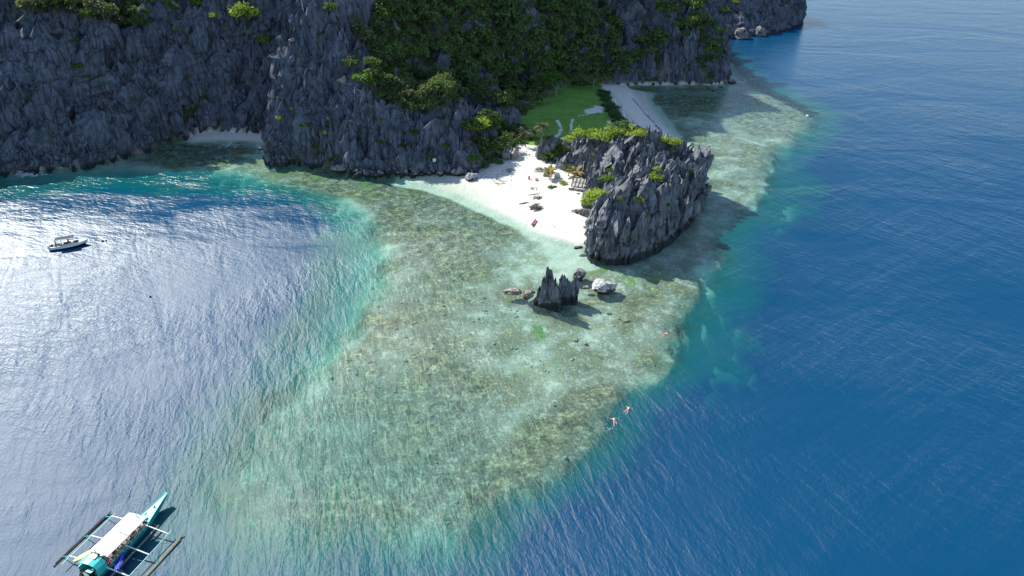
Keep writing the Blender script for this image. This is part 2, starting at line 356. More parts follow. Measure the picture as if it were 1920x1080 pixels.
def axis(lo, a, b, hi, fine, coarse):
    l = np.arange(lo, a, coarse); m = np.arange(a, b, fine); h = np.arange(b, hi + coarse, coarse)
    return np.concatenate([l, m, h])
xs = axis(-235, -26, 78, 235, .65, 1.5); ys = axis(38, 118, 276, 470, .65, 1.5)
GX, GY = np.meshgrid(xs, ys)
gz, dr, beachy = ground_z(GX, GY)
mass = np.maximum.reduce(H_masses(GX, GY))
Z = np.where(mass > gz - .3, np.maximum(mass - .6, gz), gz)
is_rock = mass > gz
ds_sp = np.maximum(sdist(P_SPIT, GX, GY), sdist(P_COVE, GX, GY))
under = sstep(.0, .45, -gz)
coral = np.clip(.68 - .22 * sstep(0, 5, -dr) * (GX < 8) + .25 * (fbm(GX / 22., GY / 22., 3) - .5) - beachy * 1.2, -1, 1.2)
for px, py, r, a in ((800, 420, 16, .35), (640, 330, 14, .55), (760, 375, 12, .5), (900, 440, 14, .2), (1060, 470, 9, -.45), (960, 500, 9, -.1), (1000, 690, 7, -.3), (960, 780, 5, -.3), (1080, 600, 8, -.15), (400, 276, 8, .9), (460, 276, 7, .9), (350, 275, 6, .7),
                     (1200, 560, 10, .12), (820, 800, 18, .3), (620, 900, 14, .2), (1330, 380, 10, .1), (1350, 320, 14, .05), (1255, 182, 6, .9), (1320, 185, 8, .25), (1420, 230, 16, .15), (1465, 190, 14, .6), (400, 300, 10, .2),
                     (1250, 520, 8, -.05), (1330, 500, 3, -.3), (460, 285, 8, -.3), (300, 300, 12, .3), (1180, 700, 9, .1), (1100, 800, 9, .15), (1250, 620, 8, .12)):
    x, y = G(px, py); coral = coral + a * np.exp(-((GX - x) ** 2 + (GY - y) ** 2) / (r * r))
for px, py, r, dd in BLOBS:
    x, y = G(px, py); coral = coral - (.7 if px < 1300 else .25) * np.exp(-((GX - x) ** 2 + (GY - y) ** 2) / (r * r * 1.3))
algae = np.zeros_like(GX)
for px, py, r, a in ((1010, 605, 2.2, 1.), (1014, 618, 1.8, .9), (955, 553, 1.3, .8), (1180, 515, 5, .7), (1225, 505, 6, .6), (1130, 495, 4, .6), (530, 318, 6, .6), (600, 325, 6, .6), (690, 338, 5, .7), (760, 345, 5, .4), (330, 300, 9, .4), (1100, 500, 3, .4)):
    x, y = G(px, py); algae = np.maximum(algae, a * np.exp(-((GX - x) ** 2 + (GY - y) ** 2) / (r * r)))
P_MEAD = poly([(1127, 163), (1134, 185), (1140, 205), (1150, 225), (1162, 240), (1172, 250), (1150, 268), (1110, 268), (1075, 262), (1050, 268), (1028, 274), (1005, 283), (985, 280), (965, 276), (945, 272), (900, 268), (950, 215), (985, 205), (1060, 160)])
grass = sstep(-1.6, 1.6, sdist(P_MEAD, GX, GY))
def cut(a, w): global grass; grass = grass * (1 - np.clip(a, 0, 1) * w)
for px, py, r in ((1112, 215, 2.4), (1120, 213, 2.2), (1104, 218, 1.6), (1122, 207, 1.6), (1145, 235, 1.5), (1152, 242, 1.6), (1000, 204, 1.0)):
    x, y = G(px, py); cut(1.3 * np.exp(-((GX - x) ** 2 + (GY - y) ** 2) / (r * r)), 1)
for L, w in (([(1044, 235), (1050, 243), (1052, 252), (1048, 262), (1035, 270), (1015, 280)], .1), ([(1074, 232), (1071, 242), (1071, 255)], .05), ([(1128, 175), (1140, 200), (1150, 218), (1165, 238)], .5), ([(1085, 226), (1108, 220)], .25)):
    dl = ldist(poly(L), GX, GY); cut(1 - sstep(w, w + 1.0, dl), .8 if w < .2 or w > .4 else .55)
wet = np.exp(-np.clip(gz, 0, 5) / .10) * (gz > -.05)
V = np.stack([GX, GY, Z], -1).reshape(-1, 3)
ny, nx = GX.shape
idx = np.arange(ny * nx).reshape(ny, nx)
F = np.stack([idx[:-1, :-1], idx[:-1, 1:], idx[1:, 1:], idx[1:, :-1]], -1).reshape(-1, 4)
rk = sstep(-.2, .6, mass - gz)
attrs = dict(under=under, coral=coral, algae=algae, grass=grass * (ds_sp > 0), wet=wet, rocky=rk)
def fmean(a): return (a[:-1, :-1] + a[:-1, 1:] + a[1:, 1:] + a[1:, :-1]).ravel() / 4
fr_, fg_, fz_, fx_, fy_ = fmean(rk), fmean(attrs['grass']), fmean(gz), fmean(GX), fmean(GY)
cls = np.where(fr_ > .5, 3, np.where(fz_ < 0, 0, np.where(fg_ > .5, 2, 1)))
# the two beaches meet on the spit: west of the meadow path one, east of the hedge the other
east = (cls == 1) & (fx_ + .25 * (fy_ - 200) > 34)
cls[east] = 4
cls[(cls == 1) & (fx_ < -50)] = 5
def split(name, k, label, cat_kind='structure'):
    f = F[cls == k]
    u, inv = np.unique(f, return_inverse=True)
    me = mesh_np(name, V[u], inv.reshape(-1, 4), [M_GROUND], True, {a: v.ravel()[u] for a, v in attrs.items()})
    return tag(link(name, me), label, None, None, cat_kind)
split('seabed', 0, 'sandy and coral sea bed under clear shallow water')
split('beach', 1, 'bright white sand beach between the cliff and the karst islet')
split('meadow', 2, 'flat green meadow at the foot of the jungle slope')
split('mountain', 3, 'mountain body carrying the cliffs and the jungle')
split('beach', 4, 'crescent of white sand on the shaded far side')
split('beach', 5, 'narrow shaded sand strip in the small left cove')
# deep floor out to the horizon
big = [(-4000, -600, -26), (4000, -600, -26), (4000, 6000, -26), (-4000, 6000, -26)]
tag(link('deep_seabed', mesh_np('deep_seabed', big, [(0, 1, 2, 3)], [M_GROUND], attrs={k: [1 if k == 'under' else 0] * 4 for k in attrs})), 'deep sea floor', None, None, 'structure')

# water surface
wx = np.concatenate([[-4000, -1200, -500, -300], np.arange(-234, 236, 1.5), [300, 500, 1200, 4000]])
wy = np.concatenate([[-600, -100, 0], np.arange(30, 470, 1.5), [520, 700, 1200, 6000]])
WX, WY = np.meshgrid(wx, wy)
wd, _, _ = ground_z(WX, WY)
wdep = np.clip(-wd, -.5, 26)
outm = (np.abs(WX) > 236) | (WY > 470) | (WY < 29); wdep[outm] = np.maximum(wdep[outm], 24)
n1 = np.arange(WX.size).reshape(WX.shape)
WF = np.stack([n1[:-1, :-1], n1[:-1, 1:], n1[1:, 1:], n1[1:, :-1]], -1).reshape(-1, 4)
sea = link('sea_water', mesh_np('sea_water', np.stack([WX, WY, 0 * WX], -1).reshape(-1, 3), WF, [M_WATER], True, {'depth': wdep}))
tag(sea, 'clear rippled sea, turquoise over the reef and deep blue beyond', None, None, 'structure')

# ------------------------------------------------------------------ karst pinnacles
def blades(cx, cy, z0, z1, R, asp, ori, lx, ly, nr=7, na=11, seed=1, point=1.0):
    """many fluted stone blades at once -> V, F"""
    rs = np.random.RandomState(seed); S = len(cx)
    t = np.linspace(0, 1, nr)[None, :, None]; a = (np.arange(na) / na * 2 * np.pi)[None, None, :]
    prof = (1 - t ** (2.6 * point)) ** .8
    prof = prof * (.80 + .20 * np.sin(np.clip(t * 2.6, 0, np.pi)))
    fl = 1 + .42 * (rs.rand(S, 1, na) - .5) * 2 * (.6 + .4 * t)
    fl = fl * (1 + .22 * (rs.rand(S, nr, na) - .5))
    r = R[:, None, None] * prof * fl
    r[:, -1, :] = R[:, None] * .04
    ridge = (.10 + .30 * rs.rand(S, 1, 1)) * (t > .8)
    ex = np.cos(a) * (r + R[:, None, None] * ridge) * asp[:, None, None] + R[:, None, None] * (rs.rand(S, 1, 1) - .5) * 1.1 * t ** 2 * asp[:, None, None]; ey = np.sin(a) * r
    co, si = np.cos(ori)[:, None, None], np.sin(ori)[:, None, None]
    hh = (z1 - z0)[:, None, None]
    wob = (rs.rand(S, nr, 1) - .5) * R[:, None, None] * .25
    x = cx[:, None, None] + ex * co - ey * si + lx[:, None, None] * t * hh + wob
    y = cy[:, None, None] + ex * si + ey * co + ly[:, None, None] * t * hh + wob[::-1]
    z = z0[:, None, None] + hh * t + (rs.rand(S, nr, na) - .5) * hh / nr * (.9 + .5 * (t > .99))
    pull = np.where(z < 1.3, .72, 1.0)   # waves have cut a notch at the waterline
    x = cx[:, None, None] + (x - cx[:, None, None]) * pull; y = cy[:, None, None] + (y - cy[:, None, None]) * pull
    V = np.stack([x, y, z], -1).reshape(-1, 3)
    b = (np.arange(S) * nr * na)[:, None, None]
    i = np.arange(nr - 1)[None, :, None]; k = np.arange(na)[None, None, :]
    q = lambda ii, kk: b + ii * na + kk % na
    F = np.stack([q(i, k), q(i, k + 1), q(i + 1, k + 1), q(i + 1, k)], -1).reshape(-1, 4)
    return V, F

def scatter(P, step, seed, jit=.48):
    rs = np.random.RandomState(seed)
    x0, y0 = P.min(0); x1, y1 = P.max(0)
    gx, gy = np.meshgrid(np.arange(x0, x1, step), np.arange(y0, y1, step))
    gx = gx.ravel() + (rs.rand(gx.size) - .5) * 2 * jit * step; gy = gy.ravel() + (rs.rand(gy.size) - .5) * 2 * jit * step
    return gx, gy, rs

def in_frame(x, y, z, m=60):
    px, py = proj(x, y, z)
    return (px > -m * 2) & (px < 1920 + m) & (py > -m) & (py < 1080 + m)

ROCKY_SLOPE = []
def clad(name, P, step, seed, Hf, rng_r, up, lean, label, mat, keep=None, dmin=.0, big=0, kind='structure', na=10, nr=7, down=4.0, spin=None, cat=None, parent=None, asp=(1.2, 2.4), crag=None):
    gx, gy, rs = scatter(P, step, seed)
    d = sdist(P, gx, gy); z = Hf(gx, gy)
    main = np.ones(len(gx), bool)
    if crag:
        g2x, g2y, _ = scatter(P, crag[0], seed + 50); g2d = sdist(P, g2x, g2y)
        gx = np.r_[gx, g2x]; gy = np.r_[gy, g2y]; z = np.r_[z, Hf(g2x, g2y)]; d = np.r_[d, np.where(g2d > crag[1] * .8, g2d, -9)]
        main = np.r_[main, np.zeros(len(g2x), bool)]
    ok = (d > dmin) & in_frame(gx, gy, z)
    if keep is not None: ok &= keep(gx, gy, z, rs)
    gx, gy, z, d, main = gx[ok], gy[ok], z[ok], d[ok], main[ok]; S = len(gx)
    R = rng_r[0] + (rng_r[1] - rng_r[0]) * rs.rand(S) ** 2
    cl = fbm(gx / 7. + 3, gy / 7., 2)
    top = z + up[0] + (up[1] - up[0]) * rs.rand(S) ** 2 * (.3 + 1.4 * cl) * np.clip(d / 2.5, .35, 1)
    if name == 'pinnacles': lean = (lean[0] + .38 * sstep(35, 46, gx), lean[1])
    if big:
        b = rs.rand(S) < big; R[b] *= 1.9; top[b] += 2.2
    if crag:
        nm = ~main; R[nm] = crag[1] + (crag[2] - crag[1]) * rs.rand(nm.sum()); top[nm] = z[nm] + crag[3] + (crag[4] - crag[3]) * rs.rand(nm.sum()) ** 1.5
    bot = np.maximum(z - down * np.where(main, 1, 2.5) - rs.rand(S) * 3, -1.0)
    R = np.minimum(R, .75 + .55 * np.clip(d, 0, 99))
    ori = (spin if spin is not None else 0) + (rs.rand(S) - .5) * 1.5
    lx = lean[0] + (rs.rand(S) - .5) * .28; ly = lean[1] + (rs.rand(S) - .5) * .22
    Vv, Ff = blades(gx, gy, bot, top, R, asp[0] + rs.rand(S) * (asp[1] - asp[0]), ori, lx, ly, nr, na, seed)
    o = link(name, mesh_np(name, Vv, Ff, [mat]), parent)
    if parent is None: tag(o, label, cat, None, kind)
    print(name, S, len(Ff)); return o

hm = lambda i: (lambda X, Y: H_masses(X, Y)[i])
clad('cliff', P_LEFT, 1.9, 11, hm(0), (.9, 2.6), (.3, 4.0), (.26, .05), 'dark grey fluted limestone cliff rising behind the left bay', M_CLIFF, big=.10, spin=.5, crag=(8.5, 2.8, 5.2, 3.0, 10.0))
clad('cliff', P_BUT, 1.25, 12, hm(1), (.6, 1.5), (.3, 3.4), (.0, .04), 'jagged limestone buttress jutting into the water beside the beach', M_CLIFF, big=.06, spin=.2, crag=(6.0, 1.8, 3.4, 1.5, 7.5),
     keep=lambda x, y, z, rs: (y < 214 + 0 * x) | (rs.rand(len(x)) < .35))
clad('cliff', P_MTN, 2.1, 13, hm(2), (.9, 2.0), (.2, 3.0), (.0, .05), 'shaded grey and green cliff at the end of the far beach', M_CLIFF, big=.05, crag=(8.0, 2.0, 4.0, 1.5, 5.5),
     keep=lambda x, y, z, rs: (x > 34 + (y - 262) * .3) | (rs.rand(len(x)) < .18 * (z > 9)))
clad('cliff', P_HEAD, 2.4, 14, hm(3), (1.2, 2.6), (.2, 4.0), (.0, .05), 'farthest grey headland meeting the open sea', M_CLIFF, big=.05, crag=(8.0, 2.5, 4.5, 2, 7))

# the islet
P_ISLE = np.array([G(1100, 462), G(1112, 480), G(1130, 487), G(1155, 488), G(1180, 484), G(1205, 476), G(1225, 468), G(1250, 452), G(1272, 432), G(1292, 410), G(1304, 390), G(1312, 372), (46.5, 160), (44, 168), (38, 174), (30, 180),
                   (20, 184), (10, 186), (6.5, 182), (9, 176), (15, 170), (19, 165), (19, 158), (17, 150), G(1118, 405), G(1112, 430)])
C_ISLE = RBF([PY(1125, 372, 133), PY(1160, 345, 137), PY(1205, 250, 161), PY(1180, 270, 161), PY(1300, 296, 157), PY(1275, 268, 166), PY(1240, 300, 156), PY(1120, 252, 177), PY(1055, 272, 182), PY(1090, 300, 172),
              PY(1130, 322, 157), PY(1200, 330, 147), PY(1250, 320, 152), PY(1240, 262, 165), PY(1140, 380, 136), PY(1160, 250, 172), (10, 184, 3), PY(1120, 345, 150)])
def H_isle(X, Y):
    d = sdist(P_ISLE, X, Y)
    top = C_ISLE(X, Y) - 1.6 + (fbm(X / 5., Y / 5., 3) - .5) * 4.5
    return np.where(d > -.3, np.minimum(1.2 + 3.0 * d, np.maximum(top, .5)), -50)
ixs = np.arange(2, 52, .5); iys = np.arange(118, 190, .5); IX, IY = np.meshgrid(ixs, iys)
iz = H_isle(IX, IY); ii = np.arange(IX.size).reshape(IX.shape)
IF = np.stack([ii[:-1, :-1], ii[:-1, 1:], ii[1:, 1:], ii[1:, :-1]], -1).reshape(-1, 4)
zc = np.maximum(iz.ravel() - .8, -1.5)
IF = IF[(iz.ravel()[IF] > -10).any(1)]
u, inv = np.unique(IF, return_inverse=True)
isle = link('karst_islet', mesh_np('karst_islet', np.stack([IX.ravel(), IY.ravel(), zc], -1)[u], inv.reshape(-1, 4), [M_ISLE], True))
tag(isle, 'jagged dark grey karst islet with green bushes at the end of the white beach', 'rock islet')
clad('pinnacles', P_ISLE, 1.3, 21, H_isle, (.55, 1.9), (.0, 2.6), (.08, .02), None, M_ISLE, big=.10, crag=(4.2, 1.1, 2.0, .6, 4.2), kind='thing', na=12, nr=9, down=3.5, spin=.9, parent=isle, dmin=-.3)
isle.children[0]['kind'] = 'stuff'

# ------------------------------------------------------------------ placing things where the photograph shows them
sea.hide_viewport = True
bpy.context.view_layer.update(); DG = bpy.context.evaluated_depsgraph_get()
def hit(px, py):
    """where a line of sight first meets the land built so far"""
    out = []
    for a, b in zip(np.atleast_1d(px), np.atleast_1d(py)):
        u = (a - 960) / FPX; v = (540 - b) / FPX
        d = Vector((u, math.cos(PITCH) + v * math.sin(PITCH), -math.sin(PITCH) + v * math.cos(PITCH))).normalized()
        ok, loc, *_ = sc.ray_cast(DG, Vector((0, 0, CAM_H)), d, distance=900)
        out.append(tuple(loc) if ok and loc.z > -3 else (np.nan,) * 3)
    return np.array(out)
def in_poly(P, px, py): return sdist(np.array(P, float), px, py) > 0

# ------------------------------------------------------------------ plants
def leaf_mat(name, dark, light, trans=.35, scale=.5):
    n = N(name); p = n.pos
    rnd = n.n('NewGeometry').outputs['Random Per Island']; orn = n.n('ObjectInfo').outputs['Random']
    f = n.math('ADD', n.math('MULTIPLY', rnd, .5), n.math('ADD', n.math('MULTIPLY', orn, .35), n.math('MULTIPLY', n.noise(p, scale, 2), .25)))
    c = n.ramp(f, [(.2, dark), (.85, light)])
    d = n.pbr(c, .65, None, spec=.25)
    t = n.n('BsdfTranslucent', {0: n.mix(1.0, c, (1.5, 1.5, .6), 'MULTIPLY')}).outputs[0]
    return n.done(n.n('MixShader', {0: trans, 1: d, 2: t}).outputs[0])
M_JUNGLE = leaf_mat('jungle_leaves', (.026, .058, .022), (.13, .20, .06))
M_JUNGLE2 = leaf_mat('olive_leaves', (.065, .085, .04), (.17, .19, .09))
M_LIME = leaf_mat('bright_leaves', (.12, .20, .025), (.36, .44, .08), .4)
M_HEDGE = leaf_mat('hedge_leaves', (.03, .075, .03), (.08, .15, .055))
M_VINE = leaf_mat('creeper_leaves', (.04, .10, .015), (.12, .22, .03))
M_PALM = leaf_mat('palm_green', (.05, .10, .02), (.20, .24, .06), .35)
M_DRYPALM = leaf_mat('palm_straw', (.22, .17, .07), (.48, .40, .20), .3)
M_GREYPALM = leaf_mat('palm_grey_green', (.05, .06, .03), (.16, .15, .09), .25)
M_BARK = plain('bark', (.16, .13, .10), .9, .1, 0, .3, 4)
M_PALEBARK = plain('pale_bark', (.34, .31, .27), .9, .1, 0, .25, 4)

def leaf_cloud(seed, n, R=1.0, H=.8, lobes=9, leaf=.14, base=.0, spread=.62, lift=.25):
    """leaf-sized faces on the shells of overlapping clumps, unit size; z from about 0 up"""
    rs = np.random.RandomState(seed)
    cen = []
    for i in range(lobes):
        a = rs.rand() * 6.283; q = rs.rand() ** .5 * spread
        cen.append((math.cos(a) * q, math.sin(a) * q, base + H * (lift + (1 - q) * .55 * rs.rand() + .1 * rs.rand()), .26 + .22 * rs.rand()))
    cen = np.array(cen)
    k = rs.randint(0, lobes, n); c = cen[k]
    d = rs.normal(size=(n, 3)); d /= np.linalg.norm(d, axis=1)[:, None]; d[:, 2] = np.where(d[:, 2] < -.3, -d[:, 2], d[:, 2])
    rad = c[:, 3:4] * (.55 + .8 * rs.rand(n, 1) ** 1.5); P = c[:, :3] + d * rad * np.array([1, 1, .8]); P *= [R, R, 1]
    nrm = d + rs.normal(size=(n, 3)) * .55 + [0, 0, .35]; nrm /= np.linalg.norm(nrm, axis=1)[:, None]
    t1 = np.cross(nrm, rs.normal(size=(n, 3))); t1 /= np.linalg.norm(t1, axis=1)[:, None]; t2 = np.cross(nrm, t1)
    s = leaf * (.6 + .8 * rs.rand(n, 1)); w = s * (.45 + .3 * rs.rand(n, 1))
    V = np.stack([P - t1 * s, P - t2 * w + nrm * s * .15, P + t1 * s, P + t2 * w + nrm * s * .15], 1).reshape(-1, 3)
    return V, np.arange(4 * n).reshape(-1, 4)

def tube_pts(path, rad, nseg=6):
    """tube along a path -> V, F"""
    path = np.array(path, float); n = len(path); V = []
    rad = np.broadcast_to(rad, (n,))
    for i in range(n):
        d = path[min(i + 1, n - 1)] - path[max(i - 1, 0)]; d /= (np.linalg.norm(d) + 1e-9)
        up = np.array([0, 0, 1.]) if abs(d[2]) < .9 else np.array([1., 0, 0])
        a = np.cross(d, up); a /= np.linalg.norm(a); b = np.cross(d, a)
        for k in range(nseg):
            t = 2 * math.pi * k / nseg; V.append(path[i] + (a * math.cos(t) + b * math.sin(t)) * rad[i])
    F = [(i * nseg + k, i * nseg + (k + 1) % nseg, (i + 1) * nseg + (k + 1) % nseg, (i + 1) * nseg + k) for i in range(n - 1) for k in range(nseg)]
    c0 = len(V); V.append(path[0]); V.append(path[-1])
    F += [(c0, (k + 1) % nseg, k, k) for k in range(nseg)]
    F += [(c0 + 1, (n - 1) * nseg + k, (n - 1) * nseg + (k + 1) % nseg, (n - 1) * nseg + (k + 1) % nseg) for k in range(nseg)]
    return V, F
class MB:
    """collects shapes, links them as ONE mesh object"""
    def __init__(s): s.V = []; s.F = []
    def add(s, V, F):
        o = len(s.V); s.V += [tuple(v) for v in V]
        for f in F:
            g = []
            for i in f:
                if o + i not in g: g.append(int(o + i))
            if len(g) > 2: s.F.append(tuple(g))
        return s
    def tube(s, path, rad, nseg=6): return s.add(*tube_pts(path, rad, nseg))
    def box(s, c, d, rz=0, rx=0, ry=0, taper=1.0):
        M = Matrix.Rotation(rz, 3, 'Z') @ Matrix.Rotation(ry, 3, 'Y') @ Matrix.Rotation(rx, 3, 'X')
        V = []
        for z in (-1, 1):
            k = taper if z > 0 else 1
            for x, y in ((-1, -1), (1, -1), (1, 1), (-1, 1)):
                V.append(Vector(c) + M @ Vector((x * d[0] / 2 * k, y * d[1] / 2 * k, z * d[2] / 2)))
        return s.add(V, [(3, 2, 1, 0), (4, 5, 6, 7), (0, 1, 5, 4), (1, 2, 6, 5), (2, 3, 7, 6), (3, 0, 4, 7)])
    def data(s, name, mat, smooth=False):
        me = bpy.data.meshes.new(name); me.from_pydata(s.V, [], s.F); me.update()
        if mat: me.materials.append(mat)
        if smooth: me.polygons.foreach_set('use_smooth', [True] * len(me.polygons))
        return me
    def build(s, name, mat, parent=None, smooth=False, loc=None, rot=None): return link(name, s.data(name, mat, smooth), parent, loc, rot)

def limbs(seed, h=1.0, spread=.5, pale=False):
    rs = random.Random(seed); m = MB()
    m.tube([(0, 0, -.25), (.02, 0, .1 * h), (.04, .02, .45 * h)], [.055, .045, .035], 7)
    for i in range(6):
        a = i * 1.05 + rs.random(); q = spread * (.6 + .4 * rs.random())
        x, y = math.cos(a) * q, math.sin(a) * q
        m.tube([(.04, .02, .4 * h), (.04 + x * .4, .02 + y * .4, .62 * h), (x, y, (.82 + .1 * rs.random()) * h)], [.03, .02, .008], 5)
        m.tube([(.04 + x * .4, .02 + y * .4, .62 * h), (x * .9 - y * .35, y * .9 + x * .35, .85 * h)], [.015, .006], 4)
    return m

CROWNS = [mesh_np('crown', *leaf_cloud(40 + i, 420, 1.0, .95, 9 + i, .105, .45), [M_JUNGLE]) for i in range(6)]
CROWNS2 = [mesh_np('crown', *leaf_cloud(60 + i, 380, 1.0, .9, 8 + i, .11, .45), [M_JUNGLE2]) for i in range(3)]
TRUNKS = [limbs(i).data('trunk', M_BARK) for i in range(3)]
BUSH_LIME = [mesh_np('bush', *leaf_cloud(80 + i, 620, 1.0, .8, 10 + i, .085, -.12, .6, .1), [M_LIME]) for i in range(4)]
BUSH_DARK = [mesh_np('bush', *leaf_cloud(90 + i, 480, 1.0, .8, 9 + i, .10, -.12, .6, .1), [M_HEDGE]) for i in range(3)]
BUSH_VINE = [mesh_np('bush', *leaf_cloud(100 + i, 520, 1.0, .8, 9 + i, .09, -.12, .6, .1), [M_VINE]) for i in range(3)]

FOREST = [
    ([(700, 40), (688, 150), (720, 188), (762, 214), (800, 214), (850, 192), (905, 192), (960, 212), (988, 218), (1003, 192), (1050, 166), (1128, 158), (1150, 150), (1135, 70), (1100, -30), (740, -30)], 900, 1.0),
    ([(1130, -20), (1340, -20), (1352, 110), (1300, 140), (1150, 145)], 330, .55),
    ([(0, -10), (235, -10), (150, 38), (60, 32)], 60, 1.0), ([(140, -10), (360, -10), (330, 35), (215, 60), (150, 20)], 50, .8),
    ([(640, 112), (720, 128), (740, 195), (705, 182)], 26, 1.0), ([(925, 232), (1000, 238), (980, 268), (905, 300), (885, 255)], 40, 1.0), ([(600, 10), (640, 0), (700, 60), (690, 110), (650, 60)], 10, .5),
    ([(800, 262), (850, 262), (850, 300), (800, 300)], 3, .5)]
spots = []
rs = np.random.RandomState(77)
for P, cnt, dens in FOREST:
    A = np.array(P, float); x0, y0 = A.min(0); x1, y1 = A.max(0)
    qx = rs.rand(cnt * 3) * (x1 - x0) + x0; qy = rs.rand(cnt * 3) * (y1 - y0) + y0
    k = in_poly(P, qx, qy)
    if dens < .9: k &= fbm(qx / 45., qy / 45., 3) > (.62 - dens * .25)
    k &= ~((fbm(qx / 30. + 5, qy / 30., 2) > .66) & (dens > .9))
    h = hit(qx[k], qy[k]); h = h[~np.isnan(h[:, 0])]
    spots += [tuple(v) for v in h]
kept = []
cell = {}
for v in spots:
    key = (int(v[0] // 2.3), int(v[1] // 1.5), int(v[2] // 2.2))
    if key in cell or v[2] < .4: continue
    cell[key] = 1; kept.append(v)
kept.sort(key=lambda v: v[1])
print('forest spots', len(kept))
rs = random.Random(3)
N_TREE = 285
pick = set(range(0, min(len(kept), N_TREE)))
sv, sf, so_ = [], [], 0
tree0 = {}
for i, v in enumerate(kept):
    sc_ = 1.3 + 2.9 * rs.random() ** 1.6; 
    if i in pick:
        sp = rs.random(); R_, G_ = (CROWNS2, 1) if sp < .25 else (CROWNS, 0)
        k = rs.randrange(len(R_)); kt = rs.randrange(3)
        root = empty('jungle_tree', (v[0], v[1], v[2] - .9), rs.random() * 6.28)
        root.scale = (sc_, sc_, sc_ * (.85 + .4 * rs.random()))
        link('crown', R_[k], root); link('trunk', TRUNKS[kt], root)
        tag(root, 'dull olive leafy tree in the shaded jungle on the steep slope' if G_ else 'dense dark green tree in the shaded jungle on the steep slope', 'tree', 'jungle trees on the shaded slope')
    else:
        cl = leaf_cloud(200 + i % 9, 190, 1, .9, 8, .15, .4)
        a = rs.random() * 6.28; c, s = math.cos(a), math.sin(a)
        P = cl[0] * sc_; P = np.stack([P[:, 0] * c - P[:, 1] * s + v[0], P[:, 0] * s + P[:, 1] * c + v[1], P[:, 2] + v[2] - .9], -1)
        sv.append(P); sf.append(cl[1] + so_); so_ += len(P)
if sv:
    tag(link('forest', mesh_np('forest', np.concatenate(sv), np.concatenate(sf), [M_JUNGLE])), 'upper jungle canopy covering the mountain slope', None, None, 'stuff')

def tree(px, py, s, hz, crown, label, trunk=M_BARK, n=700, leaf=.075, seed=1, cat='tree', group=None, spread=.62, name='broadleaf_tree', base=.45):
    h = hit(px, py)[0]
    r = empty(name, (h[0], h[1], h[2] - .15), seed * 1.3); r.scale = (s, s, s * hz)
    link('crown', mesh_np('crown', *leaf_cloud(300 + seed, n, 1.0, .9, 11, leaf, base, spread), [crown]), r)
    limbs(seed + 20).build('trunk', trunk, r)
    return tag(r, label, cat, group)
tree(1043, 181, 5.2, 1.15, M_VINE, 'spreading tree with pale bare limbs at the upper left edge of the meadow', M_PALEBARK, 620, .07, 3, spread=.75, base=.6)
tree(1020, 196, 3.6, 1.0, M_JUNGLE2, 'thin grey-limbed tree left of the spreading tree by the meadow', M_PALEBARK, 300, .07, 4)
tree(1112, 165, 3.8, 1.2, M_JUNGLE2, 'slender pale-trunked tree where the meadow meets the cliff foot', M_PALEBARK, 420, .07, 5)
tree(1090, 168, 4.0, 1.1, M_JUNGLE2, 'brownish bushy tree at the far end of the meadow', M_BARK, 520, .07, 6)
tree(462, 58, 5.6, 1.1, M_LIME, 'large sunlit yellow-green tree high on the left cliff', M_BARK, 1100, .075, 7)
tree(497, 92, 2.6, 1.3, M_LIME, 'small sunlit tree clinging below the large one on the left cliff', M_BARK, 420, .09, 8)
tree(333, 60, 1.5, 1., M_LIME, 'tiny lime green tree alone on the left cliff', M_BARK, 260, .12, 9)
tree(400, 40, 2.0, 1., M_LIME, 'small sunlit tree left of the large tree on the cliff', M_BARK, 320, .1, 10)
tree(180, 45, 4.2, .8, M_VINE, 'rounded green tree on the ridge at the top left', M_BARK, 700, .08, 11)
tree(900, 258, 3.8, 1.1, M_LIME, 'bright yellow-green tree above the hanging creepers by the beach', M_BARK, 800, .08, 12)
tree(878, 250, 2.2, 1.0, M_LIME, 'small yellow-green tree beside the brighter one above the rocks', M_BARK, 420, .09, 13)
tree(690, 165, 4.6, .8, M_VINE, 'broad green tree on the saddle behind the pointed limestone crag', M_BARK, 800, .075, 14)

